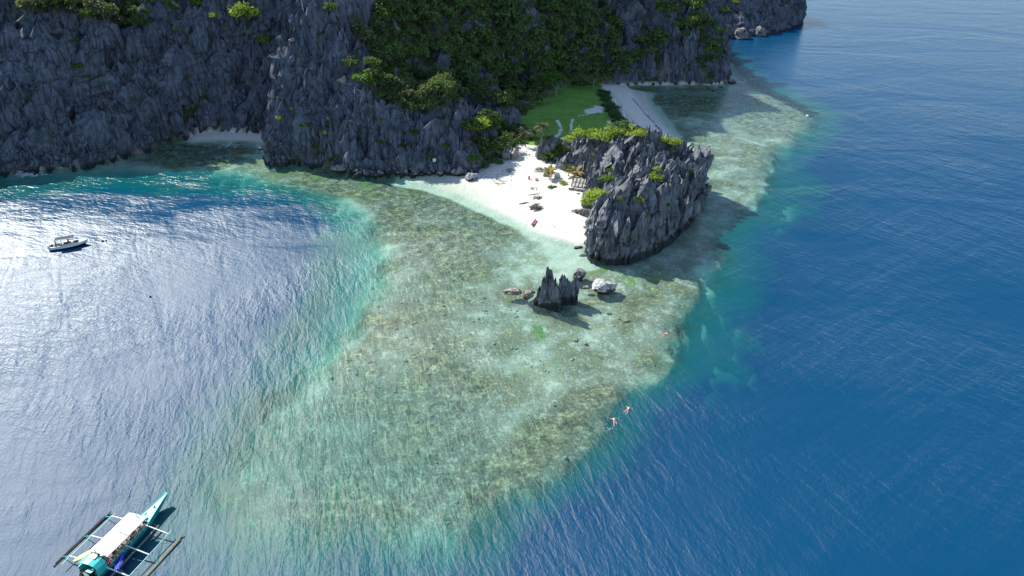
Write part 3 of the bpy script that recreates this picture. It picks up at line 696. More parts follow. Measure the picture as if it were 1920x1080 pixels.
def bush(px, py, s, kind, label, group=None, cat='bush', hz=1.0, dz=-.1, name='bush'):
    L = {'lime': BUSH_LIME, 'dark': BUSH_DARK, 'vine': BUSH_VINE}[kind]
    h = hit(px, py)[0]
    o = link(name, L[rs.randrange(len(L))], None, (h[0], h[1], h[2] + dz), (0, 0, rs.random() * 6), (s, s, s * hz))
    return tag(o, label, cat, group)
for px, py, s, k, lab in [
    (1035, 290, 2.3, 'vine', 'lush green bush at the left end of the karst islet'), (1024, 296, 1.7, 'vine', 'leafy green bush at the very tip of the islet by the sand'), (1060, 282, 1.8, 'lime', 'lime bush on the left shoulder of the islet'), (1048, 277, 1.9, 'vine', 'green bush just above the lush one at the left end of the islet'),
    (1066, 266, 2.0, 'lime', 'lime bush on the islet rim nearest the meadow paths'), (1088, 257, 2.5, 'lime', 'round yellow-green bush on the islet rim under the meadow'),
    (1108, 256, 2.6, 'lime', 'bright bush in the middle of the islet rim'), (1130, 262, 2.3, 'lime', 'lime bush filling a gap behind the islet pinnacles'),
    (1152, 256, 2.8, 'lime', 'large yellow-green bush below the hedge on the islet top'), (1178, 254, 2.8, 'lime', 'large bright bush on the islet top nearest the far beach'),
    (1200, 256, 1.8, 'lime', 'bush beside the tallest islet pinnacle'), (1244, 267, 1.4, 'lime', 'low bush right of the tallest islet pinnacle'),
    (1264, 270, 1.8, 'lime', 'rounded yellowish bush near the right top of the islet'), (1262, 284, .9, 'lime', 'small round bush under the rim at the right of the islet'),
    (1120, 372, 3.0, 'lime', 'big glossy lime bush at the foot of the islet beside the beach'), (1102, 382, 2.0, 'lime', 'lower part bush spilling from the islet onto the white sand'),
    (1140, 336, 1.9, 'vine', 'green bush climbing the rock behind the collapsed hut'), (1147, 322, 1.2, 'vine', 'small green bush higher up behind the collapsed hut'),
    (1228, 334, 2.1, 'lime', 'yellow-green bush in the middle of the islet rocks'), (1231, 318, 1.1, 'lime', 'small bush on top of the central islet bush'),
    (1196, 376, 1.5, 'lime', 'spiky lime bush on the front face of the islet'), (1166, 374, .9, 'vine', 'small green tuft left of the spiky bush on the islet front'),
    (1211, 407, .8, 'lime', 'tiny bright tuft low on the islet front'), (1233, 398, .7, 'vine', 'tiny tuft on the dark right part of the islet front'), (1251, 385, .8, 'vine', 'dark tuft in a cleft on the right of the islet front'),
    (1296, 322, 1.2, 'vine', 'dark green tuft below the rightmost islet peak'), (1112, 290, .8, 'lime', 'small bush among the islet pinnacles above the palms'),
    (1057, 345, 1.2, 'lime', 'lime bush against the left side of the collapsed hut'), (1032, 352, .9, 'vine', 'little green shrub standing alone on the white sand'), (1040, 351, .6, 'vine', 'smallest green sprout on the sand beside the lone shrub'),
    (905, 285, 3.0, 'vine', 'thick green creeper mass hanging over the rocks left of the hut'), (890, 300, 2.4, 'vine', 'creeper curtain falling to the beach rocks'),
    (920, 300, 2.2, 'vine', 'green creepers spreading towards the wooden hut'), (938, 306, 1.3, 'vine', 'low creepers directly in front of the hut'), (905, 312, 2.0, 'vine', 'lowest creepers touching the sand beside the rocks'),
    (575, 235, 1.8, 'vine', 'green bush in a cleft on the dark buttress'), (608, 250, 1.1, 'lime', 'sunlit small bush on the pointed crag of the buttress'), (524, 222, 1.1, 'lime', 'sunlit tuft on the left edge of the buttress'),
    (548, 205, .8, 'lime', 'tiny sunlit tuft above the cleft bush on the buttress'), (715, 225, 1.0, 'vine', 'small dark green tuft on the slope of the crag'), (712, 268, 1.2, 'vine', 'green tuft low on the buttress above the waterline'),
    (775, 250, 1.8, 'vine', 'green bush on the low rocks right of the crag'), (835, 275, 1.6, 'vine', 'green bush above the small white sign'),
    (137, 78, 1.6, 'vine', 'dark green bush in a hollow of the left cliff'), (145, 125, 1.8, 'vine', 'bush ledge halfway up the left cliff'), (372, 8, 2.6, 'vine', 'green bush at the top edge of the left cliff'),
    (358, 148, .9, 'lime', 'lime tuft near the middle of the left cliff'), (310, 35, .8, 'lime', 'tiny sunlit tuft at the top of the left cliff'), (480, 70, 1.0, 'lime', 'sunlit tuft under the large tree on the left cliff'),
    (1150, 40, 2.5, 'vine', 'green shrub high on the far cliff'), (1335, 45, 2.6, 'vine', 'yellowish shrub on the far cliff corner'), (1358, 22, 3.0, 'lime', 'bright shrub on top of the farthest headland'),
    (1380, 5, 2.4, 'lime', 'second bright shrub on the farthest headland crest')]:
    big_ = 1.4 if 1040 < px < 1270 and py < 275 else 1.15
    bush(px, py, s * big_, k, lab, dz=.25 if big_ > 1.2 else 0)
for i in range(20):
    t = i / 19; px = 1129 + 36 * t + 4 * math.sin(i * 2.1); py = 172 + 64 * t
    bush(px + rs.uniform(-2, 2), py, 1.9 + 1.0 * rs.random() + t * .5, 'dark', 'dark green bush in the hedge between the meadow and the far beach', 'hedge bushes along the far beach', hz=.8)
for i, (px, py) in enumerate([(1000, 262), (1010, 270), (985, 268), (1022, 262), (968, 264), (960, 256), (1030, 256), (955, 268)]):
    bush(px, py, 1.3 + .8 * rs.random(), 'dark', 'dark green undergrowth bush under the grey palms', 'undergrowth around the grey palms', hz=.7)

# palms
def frond_mesh(L, droop, w, seed, mat, rise=.5):
    r_ = random.Random(seed); m = MB(); pts = []
    n_ = 12
    for i in range(n_ + 1):
        t = i / n_; pts.append(Vector((L * (t * (1 - .12 * t * droop)), 0, L * (rise * t - droop * t * t))))
    m.tube(pts, [.035 * (1 - .8 * i / n_) + .006 for i in range(n_ + 1)], 4)
    for i in range(1, n_ * 2):
        t = i / (n_ * 2); k = min(int(t * n_), n_ - 1); f = t * n_ - k
        p = pts[k].lerp(pts[k + 1], f); d = (pts[k + 1] - pts[k]).normalized()
        ll = w * math.sin(math.pi * (.12 + .86 * t)) ** .6 * (.85 + .3 * r_.random())
        for sgn in (-1, 1):
            q = (Vector((0, sgn, 0)) + d * .55 + Vector((0, 0, -.25 - .3 * r_.random()))).normalized() * ll
            b = d * .06
            m.add([p - b, p + b, p + q * .6 + b * .8 + Vector((0, 0, .03)), p + q, p + q * .6 - b * .8], [(0, 1, 2, 3, 4)])
    return m.data('frond', mat)
def palm(px, py, ht, L, mat, label, n_=13, seed=1, rise=.55, droop=.75, lean=(.1, 0), w=.75, young=False):
    h = hit(px, py)[0]
    root = empty('palm_tree', (h[0], h[1], h[2] - .1), seed)
    top = (lean[0] * ht, lean[1] * ht, ht)
    m = MB(); m.tube([(0, 0, -.3), (lean[0] * ht * .25, lean[1] * ht * .25, ht * .45), top], [.2, .13, .11], 7); m.build('trunk', M_BARK, root)
    meshes = [frond_mesh(L, droop * (.8 + .25 * k), w, seed * 10 + k, mat, rise) for k in range(3)]
    r_ = random.Random(seed)
    for i in range(n_):
        a = i * 2.4 + r_.random() * .4; tier = i / n_
        link('frond', meshes[i % 3], root, top, (0, -(1.0 - 1.25 * tier) * .75, a), .8 + .3 * r_.random())
    return tag(root, label, 'palm')
palm(948, 291, 3.4, 2.9, M_PALM, 'green coconut palm with sunlit tips behind the wooden hut', 14, 1, lean=(-.25, -.05))
palm(985, 275, 3.6, 2.6, M_GREYPALM, 'grey-green palm with a bare trunk standing before the meadow', 13, 2)
palm(1005, 268, 3.2, 2.8, M_GREYPALM, 'dull drooping palm just right of the bare-trunked one', 13, 3)
palm(1018, 262, 3.8, 2.7, M_GREYPALM, 'dark palm with upright fronds nearest the sandy path', 13, 4)
palm(1031, 334, 1.1, 2.7, M_DRYPALM, 'straw-yellow young palm above the white arched shells', 15, 5, rise=.9, droop=.7)
palm(1078, 336, 1.3, 3.0, M_DRYPALM, 'larger straw-coloured palm behind the collapsed hut', 17, 6, rise=.8, droop=.7)
palm(1066, 330, 1.0, 2.4, M_PALM, 'greenish young palm between the two straw-coloured palms', 11, 7, rise=.9, droop=.6)

# ------------------------------------------------------------------ boulders and sea stacks
def boulder_mesh(seed, sub=3, rough=.35, mat=None, flat=.6):
    bm = bmesh.new(); bmesh.ops.create_icosphere(bm, subdivisions=sub, radius=1)
    rs_ = np.random.RandomState(seed); o1 = rs_.rand(3) * 50
    from mathutils import noise
    for v in bm.verts:
        c = v.co.copy()
        k = 1 + rough * (noise.noise(c * 1.3 + Vector(o1)) + .5 * noise.noise(c * 3 + Vector(o1)) + .25 * noise.noise(c * 7 + Vector(o1)))
        v.co = c * k; v.co.z *= flat
        if v.co.z < -.25: v.co.x *= .85; v.co.y *= .85
    me = bpy.data.meshes.new('boulder'); bm.to_mesh(me); bm.free(); me.materials.append(mat); return me
def stone_mat(name, a, b, wetz=.35):
    n = N(name); p = n.pos; f = n.noise(n.mapv(p, (1, 1, .5)), 1.6, 6, .7); g = n.noise(p, .9, 4, .6)
    c = n.ramp(f, [(.4, a), (.55, b)]); c = n.mix(n.rng(g, .56, .62), c, [v * .25 for v in a])
    z = n.n('SeparateXYZ', {0: p}).outputs[2]
    c = n.mix(n.rng(n.math('ADD', z, n.math('MULTIPLY', g, .5)), wetz + .1, wetz + .35, 1, 0), c, (.05, .045, .03))
    return n.done(n.pbr(c, .9, n.bump(n.noise(p, 3, 5, .75), .9, .5), spec=.15))
M_WHITE_STONE = stone_mat('bleached_stone', (.30, .30, .31), (.68, .66, .63))
M_GREY_STONE = stone_mat('grey_stone', (.10, .10, .11), (.34, .33, .32))
M_TAN_STONE = stone_mat('tan_stone', (.18, .15, .12), (.50, .45, .38), .1)
def boulder(px, py, s, mat, label, seed, flat=.6, z=-.2, rz=0, name='boulder', rough=.35, group=None):
    x, y = G(px, py, max(0, z))
    o = link(name, boulder_mesh(seed, 3, rough, mat, flat), None, (x, y, z), (0, 0, rz), s)
    return tag(o, label, 'rock', group)
boulder(1131, 537, (2.3, 1.8, 1.6), M_WHITE_STONE, 'large bleached white boulder in the shallows right of the black spires', 3, .8, .4)
boulder(1086, 516, (1.0, 2.0, 1.5), M_GREY_STONE, 'grey leaning boulder behind the black spires', 4, .8, .3, -.5)
boulder(963, 547, (1.7, .9, 1.0), M_TAN_STONE, 'flat brown rock farthest left of the black spires', 5, .6, .2)
boulder(990, 553, (1.5, .95, 1.1), M_TAN_STONE, 'tan rock touching the left side of the black spires', 6, .7, .2, .7)
boulder(1100, 539, (.7, .45, .5), M_TAN_STONE, 'small low rock between the spires and the white boulder', 7, .6, .05)
boulder(1084, 464, (1.0, .5, .5), M_GREY_STONE, 'small pointed rock in the shallows beside the front of the islet', 8, .7, .1, .3)
boulder(640, 316, (2.6, 1.7, 1.7), M_GREY_STONE, 'boulder lying in the water at the foot of the buttress', 9, .7, .3)
boulder(490, 278, (1.0, .8, .8), M_WHITE_STONE, 'small white boulder in the cove left of the buttress', 10, .7, .2)
boulder(884, 333, (1.7, 1.2, 1.5), M_WHITE_STONE, 'pale rugged boulder at the left corner of the white beach', 11, .9, .4, .2, rough=.6)
boulder(1388, 69, (4.0, 3.4, 5.0), M_GREY_STONE, 'larger pale boulder at the foot of the farthest headland', 12, .8, .8)
boulder(1425, 64, (2.8, 2.6, 4.2), M_GREY_STONE, 'smaller boulder right of the pale one under the farthest headland', 13, .9, .8)
boulder(1372, 153, (1.7, 1.0, 1.2), M_GREY_STONE, 'dark rock off the tip of the far cliff', 14, .8, .2)
boulder(1352, 163, (.8, .6, .6), M_GREY_STONE, 'small dark rock in front of the far cliff tip', 15, .7, .1)
boulder(1337, 170, (.7, .5, .5), M_GREY_STONE, 'lowest dark rock nearest the reef by the far cliff', 16, .7, .1)
for i, (px, py, s) in enumerate([(1100, 428, .9), (1108, 440, 1.1), (1092, 418, .7)]):
    boulder(px, py, (s, s * .7, s * .8), M_TAN_STONE, ['tan stone at the foot of the islet on the wet sand', 'lowest tan stone where the islet meets the water', 'small tan stone highest on the sand beside the islet'][i], 20 + i, .7, .2, i)
b = boulder(1097, 402, (3.0, 1.3, 1.6), M_GREY_STONE, 'long grey rock tongue lying on the sand left of the islet', 24, .8, .7, -.35, rough=.6)
# cliff-foot boulders along the front of the low rocks
rs = random.Random(12)
BF = [boulder_mesh(30 + i, 2, .5, M_GREY_STONE, .8) for i in range(4)]
P_FRONT = [(665, 332), (700, 334), (740, 330), (780, 331), (820, 329), (860, 331), (900, 318), (930, 308), (950, 300)]
for i in range(46):
    t = rs.random() * (len(P_FRONT) - 1.01); k = int(t); f = t - k
    px = P_FRONT[k][0] * (1 - f) + P_FRONT[k + 1][0] * f + rs.uniform(-4, 4); py = P_FRONT[k][1] * (1 - f) + P_FRONT[k + 1][1] * f - rs.uniform(0, 12)
    h = hit(px, py)[0]; s = rs.uniform(.4, 1.1)
    tag(link('rubble_rock', BF[i % 4], None, (h[0], h[1], max(h[2], 0) + .1 * s), (rs.random(), rs.random(), rs.random() * 6), (s, s * .8, s)), 'small grey fallen rock along the foot of the rough low cliff', 'rock', 'fallen rocks at the cliff foot')

def stack_rock(name, specs, mat, label, seed):
    r_ = np.random.RandomState(seed); c = np.array(specs, float)
    Vv, Ff = blades(c[:, 0], c[:, 1], np.full(len(c), -1.2), c[:, 2], c[:, 3], c[:, 4], c[:, 5], c[:, 6], c[:, 7], 12, 15, seed, .8)
    return tag(link(name, mesh_np(name, Vv, Ff, [mat])), label, 'rock')
bx, by = G(1028, 572)
sp = []
r_ = random.Random(9)
for i in range(44):   # the tall fin: one high point, stepping down to both sides
    u_ = r_.uniform(-2.7, 2.4); v_ = r_.uniform(-1.3, 1.3)
    hgt = 8.5 - abs(u_ + .1) * 3.2 - abs(v_) * 1.1 + r_.uniform(-.9, .5)
    sp.append((bx + u_, by + v_ + 1.0, max(1.0, hgt), r_.uniform(.3, .62), r_.uniform(1.1, 1.9), r_.uniform(-.3, 1.0), r_.uniform(-.02, .08) - u_ * .03, r_.uniform(-.05, .05)))
stack_rock('sea_stack', sp, M_ISLE, 'tall sharp black limestone spire standing in the shallow reef', 31)
bx, by = G(1053, 561)
sp = []
for i in range(34):
    u_ = r_.uniform(-2.6, 2.7); v_ = r_.uniform(-.7, .8)
    hgt = 3.0 + 1.1 * math.sin(u_ * 2.3 + .6) + r_.uniform(-.5, .8) + (.8 if u_ > 1.4 else 0)
    sp.append((bx + u_, by + v_ + .6, hgt, r_.uniform(.35, .65), r_.uniform(1.0, 1.6), r_.uniform(-.3, 1.0), r_.uniform(-.05, .10), r_.uniform(-.05, .05)))
stack_rock('sea_stack', sp, M_ISLE, 'low jagged black rock ridge attached right of the tall spire', 33)

# coral heads on the reef
M_CORAL = N('coral_heads')
_c = M_CORAL.ramp(M_CORAL.n('NewGeometry').outputs['Random Per Island'], [(0, (.13, .14, .10)), (.5, (.22, .23, .15)), (.8, (.32, .32, .20)), (1, (.46, .44, .28))])
M_CORAL = M_CORAL.done(M_CORAL.pbr(_c, .9, None, spec=.1))
rsn = np.random.RandomState(8)
bm = bmesh.new(); bmesh.ops.create_icosphere(bm, subdivisions=1, radius=1); iv = np.array([v.co for v in bm.verts]); itri = np.array([[v.index for v in f.verts] for f in bm.faces]); bm.free()
cx = rsn.uniform(-60, 110, 26000); cy = rsn.uniform(55, 270, 26000)
gzz, drr, bch = ground_z(cx, cy)
ok = (drr > -4) & (bch < .3) & (rsn.rand(len(cx)) < np.clip(.12 + 1.2 * (fbm(cx / 20., cy / 20., 2) - .4), .1, 1)) & ((cx < 2) | (cy < 92)) & (gzz < -.75) & (np.maximum.reduce(H_masses(cx, cy)) < gzz) & (fbm(cx / 5., cy / 5., 3) > .5)
cx, cy, gzz = cx[ok][:7000], cy[ok][:7000], gzz[ok][:7000]
S = len(cx); sz = .12 + .30 * rsn.rand(S) ** 3
VV = iv[None] * (1 + .35 * (rsn.rand(S, len(iv), 1) - .5)) * sz[:, None, None] * np.array([1.2, 1, .55]) + np.stack([cx, cy, gzz + .02], -1)[:, None, :]
FF = (itri[None] + (np.arange(S) * len(iv))[:, None, None]).reshape(-1, 3)
tag(link('coral_heads', mesh_np('coral_heads', VV.reshape(-1, 3), FF, [M_CORAL], True)), 'coral heads scattered over the shallow reef', None, None, 'stuff')
M_YCORAL = plain('yellow_coral', (.30, .28, .16), .9, .1, 0, .4, 3)
for i, (px, py, s) in enumerate([(1174, 592, .75), (1152, 602, .35), (1160, 588, .45), (1142, 578, .6), (1080, 628, .6), (1098, 634, .5)]):
    x, y = G(px, py)
    tag(link('coral_head', boulder_mesh(60 + i, 2, .4, M_YCORAL, .6), None, (x, y, -1.0), (0, 0, i), (s, s * .7, s * .6)), 'yellowish round coral head just under the water near the white boulder', 'coral', 'yellowish coral heads near the boulders')
sea.hide_viewport = False

# ------------------------------------------------------------------ people
def skin_mesh(name, joints, bones, mat, sub=1):
    """joints: list of (x, y, z, r); bones: index pairs; one continuous skinned surface"""
    bm = bmesh.new(); lay = bm.verts.layers.skin.verify()
    vs_ = [bm.verts.new(j[:3]) for j in joints]
    for v, j in zip(vs_, joints):
        rr = j[3] if hasattr(j[3], '__len__') else (j[3], j[3]); v[lay].radius = rr
    vs_[0][lay].use_root = True
    for a, b in bones: bm.edges.new((vs_[a], vs_[b]))
    me = bpy.data.meshes.new(name + '_cage'); bm.to_mesh(me); bm.free()
    o = bpy.data.objects.new(name + '_cage', me); COL.objects.link(o)
    o.modifiers.new('skin', 'SKIN'); ss = o.modifiers.new('sub', 'SUBSURF'); ss.levels = sub; ss.render_levels = sub
    dg = bpy.context.evaluated_depsgraph_get(); dg.update()
    m2 = bpy.data.meshes.new_from_object(o.evaluated_get(dg)); m2.name = name
    bpy.data.objects.remove(o); m2.materials.clear(); m2.materials.append(mat)
    m2.polygons.foreach_set('use_smooth', [True] * len(m2.polygons)); return m2
M_SKIN = plain('skin_light', (.55, .38, .30), .55, .3, 0, .08)
M_SKIN2 = plain('skin_tan', (.30, .15, .085), .55, .3, 0, .08)
M_HAIR = plain('dark_hair', (.015, .012, .010), .6)
def cloth_mat(name, c): return plain(name, c, .85, .2, 0, .1)
CL = {k: cloth_mat('cloth_' + k, c) for k, c in dict(red=(.55, .02, .06), pink=(.70, .16, .22), green=(.10, .35, .12), lime=(.30, .55, .15), black=(.02, .02, .022), grey=(.25, .25, .27), white=(.75, .75, .73), blue=(.04, .12, .40), brown=(.20, .09, .06), yellow=(.75, .55, .04)).items()}
# pelvis 0, waist 1, chest 2, neck 3, head 4, crown 5, then arms and legs
POSES = {
    'seated': dict(J=[(0, 0, .12, (.15, .12)), (0, -.02, .30, (.13, .10)), (0, 0, .50, (.17, .11)), (0, .02, .64, .055), (0, .05, .74, .085), (0, .04, .84, .075),
                      (.18, 0, .54, .055), (.25, .10, .32, .045), (.18, .30, .24, .035), (-.18, 0, .54, .055), (-.25, .10, .32, .045), (-.18, .30, .24, .035),
                      (.10, .06, .12, .09), (.13, .42, .14, .065), (.13, .46, -.28, .045), (.13, .60, -.32, .035), (-.10, .06, .12, .09), (-.13, .42, .14, .065), (-.13, .46, -.28, .045), (-.13, .60, -.32, .035)]),
    'standing': dict(J=[(0, 0, .95, (.15, .12)), (0, 0, 1.12, (.13, .10)), (0, 0, 1.32, (.17, .11)), (0, .01, 1.47, .055), (0, .02, 1.57, .085), (0, .01, 1.67, .075),
                      (.18, 0, 1.37, .055), (.24, .02, 1.10, .045), (.24, .14, .88, .035), (-.18, 0, 1.37, .055), (-.25, -.02, 1.10, .045), (-.24, .08, .86, .035),
                      (.09, 0, .88, .09), (.10, .02, .50, .065), (.11, -.02, .08, .045), (.11, .12, .03, .035), (-.09, 0, .88, .09), (-.10, .04, .50, .065), (-.11, 0, .08, .045), (-.11, .14, .03, .035)]),
    'swimming': dict(J=[(0, 0, 0, (.14, .11)), (0, .18, .02, (.13, .10)), (0, .40, .03, (.18, .11)), (0, .55, .03, .055), (0, .66, .02, .09), (0, .76, .00, .07),
                      (.20, .46, .0, .055), (.42, .62, -.06, .045), (.40, .90, -.08, .035), (-.20, .46, .0, .055), (-.45, .55, -.06, .045), (-.55, .82, -.08, .035),
                      (.10, -.08, 0, .09), (.20, -.48, -.05, .065), (.14, -.90, -.10, .045), (.14, -1.06, -.12, .03), (-.10, -.08, 0, .09), (-.14, -.48, -.02, .065), (-.26, -.88, -.02, .045), (-.30, -1.04, -.02, .03)])}
BONES = [(0, 1), (1, 2), (2, 3), (3, 4), (4, 5), (2, 6), (6, 7), (7, 8), (2, 9), (9, 10), (10, 11), (0, 12), (12, 13), (13, 14), (14, 15), (0, 16), (16, 17), (17, 18), (18, 19)]
_body = {}
def person(pose, loc, rz, skin, shirt, shorts, label, hair=M_HAIR, group=None):
    J = POSES[pose]['J']; key = (pose, skin.name)
    if key not in _body: _body[key] = skin_mesh('body', J, BONES, skin)
    root = empty('person', loc, rz)
    link('body', _body[key], root)
    def shell(nm, idx, bones, k, mat):
        kk = (pose, nm, mat.name)
        if kk not in _body:
            JJ = [(*J[i][:3], tuple(np.array(J[i][3] if hasattr(J[i][3], '__len__') else (J[i][3],) * 2) * k + .006)) for i in idx]
            _body[kk] = skin_mesh(nm, JJ, bones, mat)
        link(nm, _body[kk], root)
    if shirt: shell('shirt', [1, 2, 6, 9], [(0, 1), (1, 2), (1, 3)], 1.12, shirt)
    if shorts: shell('shorts', [0, 12, 16], [(0, 1), (0, 2)], 1.12, shorts)
    hx, hy, hz = J[5][:3]
    if ('hair', hair.name) not in _body:
        bm = bmesh.new(); bmesh.ops.create_icosphere(bm, subdivisions=2, radius=.105)
        for v in bm.verts: v.co.z *= .8
        me = bpy.data.meshes.new('hair'); bm.to_mesh(me); bm.free(); me.materials.append(hair); _body[('hair', hair.name)] = me
    link('hair', _body[('hair', hair.name)], root, (hx, hy - (.03 if pose != 'swimming' else .07), hz - .02 if pose != 'swimming' else hz + .03))
    return tag(root, label, 'person', group)

# ------------------------------------------------------------------ boats
M_TEAL = plain('turquoise_paint', (.045, .50, .46), .4, .4, 0, .12, 1.5)
M_TEAL2 = plain('dark_teal_paint', (.02, .30, .31), .4, .4, 0, .15, 1.5)
M_PALETEAL = plain('pale_deck_paint', (.32, .74, .66), .5, .3, 0, .12, 2)
M_WHITEP = plain('white_paint', (.78, .80, .80), .4, .4, 0, .06, 2)
M_CANVAS = plain('white_canvas', (.66, .69, .70), .8, .15, 0, .05, 1)
M_BAMBOO = plain('weathered_bamboo', (.30, .26, .16), .7, .2, 0, .35, 3)
M_DARKBAMBOO = plain('dark_bamboo', (.06, .055, .04), .7, .2, 0, .4, 3)
M_BLUEP = plain('blue_plastic', (.012, .03, .38), .6, .2, 0, .15, 2)
M_YELP = plain('yellow_plastic', (.62, .50, .03), .35, .5, 0, .15, 2)
M_YELPALE = plain('pale_yellow_plastic', (.66, .60, .22), .6, .2)
M_NAVY = plain('navy_gelcoat', (.010, .014, .035), .25, .5)
M_DARK = plain('dark_fabric', (.05, .055, .075), .8, .2)
M_BLACKM = plain('black_machinery', (.02, .02, .02), .5)
M_CHROME = plain('pale_metal', (.6, .6, .62), .35, .5, .5)
M_WOOD = plain('grey_wood', (.26, .22, .18), .9, .1, 0, .3, 5)
M_GLASS = N('tinted_glass'); M_GLASS = M_GLASS.done(M_GLASS.pbr((.02, .03, .04), .08, None, spec=.6))
M_LINE = plain('thin_rope', (.35, .33, .30), .9)

def hull_mesh(stations, mat, name='hull', ns=6):
    """stations: (y, half beam, sheer z, keel z) from stern to bow; open-topped shell with thickness by two skins"""
    m = MB(); rows = []
    for y, b, sz_, kz in stations:
        row = []
        for i in range(-ns, ns + 1):
            t = i / ns; a = abs(t)
            x = b * math.copysign(a ** .55, t) if t else 0
            row.append((x, y, kz + (sz_ - kz) * a ** 2.2))
        rows.append(row)
    n_ = len(rows[0]); V = [p for rw in rows for p in rw]
    F = [(i * n_ + k, i * n_ + k + 1, (i + 1) * n_ + k + 1, (i + 1) * n_ + k) for i in range(len(rows) - 1) for k in range(n_ - 1)]
    F.append(tuple(range(n_)))
    m.add(V, F); V2 = [(p[0] * .92, p[1], p[2] + .05 if abs(p[0]) < rows[0][-1][0] * .9 else p[2]) for p in V]
    return m.data(name, mat)
def deck_mb(stations, dz, k=.95, m=None):
    m = m or MB(); V = []
    for y, b, sz_, kz in stations: V += [(-b * k, y, sz_ + dz), (b * k, y, sz_ + dz)]
    F = [(2 * i, 2 * i + 1, 2 * i + 3, 2 * i + 2) for i in range(len(stations) - 1)]
    return m.add(V, F)
def rim_tube(stations, r_, m=None, dz=0):
    m = m or MB()
    for s_ in (-1, 1): m.tube([(s_ * b, y, z + dz) for y, b, z, k in stations], r_, 5)
    return m

# big outrigger boat
BX, BY, BH = -44.0, 54.3, math.atan2(-.316, .949)
boat = empty('outrigger_boat', (BX, BY, 0), BH)
tag(boat, 'large turquoise outrigger tour boat with white canopies at the bottom left corner', 'boat')
ST = [(-6.6, .75, .85, -.3), (-5.5, 1.05, .85, -.35), (-3.5, 1.22, .85, -.4), (-1, 1.25, .88, -.4), (1.2, 1.12, .92, -.4), (2.4, .92, .98, -.35), (3.4, .68, 1.05, -.2), (4.6, .44, 1.18, .15), (5.6, .27, 1.32, .6), (6.3, .17, 1.42, 1.05)]
link('hull', hull_mesh(ST, M_TEAL2), boat)
rim_tube(ST, .045).build('gunwale', M_TEAL, boat)
deck_mb(ST[5:], -.03, .98).build('foredeck', M_PALETEAL, boat)
deck_mb(ST[:6], -.42, .93).build('floor', M_WOOD, boat)
m = MB(); m.box((0, 6.3, 1.42), (.42, .10, .10)); m.build('bow_plate', M_TEAL, boat)
MB().box((0, 2.35, 1.0), (1.3, .10, .16)).box((-.35, 2.9, 1.05), (.1, 1.0, .12)).build('deck_coaming', M_TEAL, boat)
MB().box((.1, 2.6, 1.12), (.55, .55, .10)).build('deck_hatch', M_TEAL, boat)
MB().tube([(0, 4.3, 1.1), (0, 4.3, 1.32)], .09, 8).build('mooring_bitt', M_BLACKM, boat)
for y0_, y1_ in ((-.62, 2.05), (-3.65, -.72)):
    for s_ in (-1, 1):
        m = MB(); x0, x1 = 0, s_ * 1.26; V = []
        for i in range(7):
            y = y0_ + (y1_ - y0_) * i / 6; sag = .03 * math.sin(i * 1.7)
            V += [(x0, y, 2.36 + sag), (x1, y, 2.16 + sag * .6), (x1, y, 2.12), (x0, y, 2.32)]
        F = []
        for i in range(6):
            for k in range(4): F.append((4 * i + k, 4 * i + (k + 1) % 4, 4 * i + 4 + (k + 1) % 4, 4 * i + 4 + k))
        F += [(0, 1, 2, 3), (24, 27, 26, 25)]
        m.add(V, F); link('canopy', m.data('canopy', M_CANVAS), boat)
for y in (-3.55, -2.1, -.67, .8, 1.95):
    for s_ in (-1, 1): MB().tube([(s_ * 1.15, y, .85), (s_ * 1.18, y, 2.13)], .03, 5).build('canopy_post', M_TEAL, boat)
    MB().tube([(-1.18, y, 2.10), (0, y, 2.28), (1.18, y, 2.10)], .025, 5).build('canopy_rib', M_WHITEP, boat)
for s_ in (-1, 1):
    MB().box((s_ * .86, -.9, .68), (.34, 5.0, .06)).build('bench', M_WHITEP, boat)
    MB().tube([(s_ * 1.2, -3.6, 1.15), (s_ * 1.18, 2.2, 1.2)], .022, 5).build('side_rail', M_WHITEP, boat)
# outriggers
for s_ in (-1, 1):
    fl = -5.4 if s_ < 0 else -7.2
    MB().tube([(s_ * 5.25, fl, .05), (s_ * 5.3, -2, .02), (s_ * 5.3, 2.3, .12), (s_ * 5.28, 2.7, .25)], [.07, .10, .10, .06], 8).build('float', M_DARKBAMBOO if s_ < 0 else M_BAMBOO, boat)
    MB().tube([(s_ * 5.45, fl + .4, .06), (s_ * 5.48, 2.0, .14)], .06, 6).build('float', M_BAMBOO if s_ > 0 else M_DARKBAMBOO, boat)
    MB().tube([(s_ * 4.1, -5.2, .62), (s_ * 4.1, 2.3, .72)], .045, 6).build('outrigger_rail', M_TEAL, boat)
for y in (1.85, -1.15, -4.1):
    MB().tube([(-4.15, y, .72), (-1.2, y, 1.0), (1.2, y, 1.0), (4.15, y, .72)], .075, 7).build('boom', M_WHITEP, boat)
    for s_ in (-1, 1): MB().tube([(s_ * 4.05, y - .05, .74), (s_ * 4.7, y, .45), (s_ * 5.35, y, .12)], .04, 6).build('boom_tip', M_TEAL, boat)
for a, b in (((0, 1.9, 2.9), (-4.1, 1.85, .75)), ((0, 1.9, 2.9), (4.1, 1.85, .75)), ((0, -3.8, 2.9), (-4.1, -4.1, .75)), ((0, -3.8, 2.9), (4.1, -4.1, .75))):
    MB().tube([a, b], .012, 4).build('stay', M_LINE, boat)
for y in (1.9, -3.8): MB().tube([(0, y, .9), (0, y, 3.0)], .035, 6).build('mast', M_WOOD, boat)
MB().tube([(2.0, 2.6, .55), (2.15, -5.5, .5)], .10, 6).build('gangplank', M_WOOD, boat)
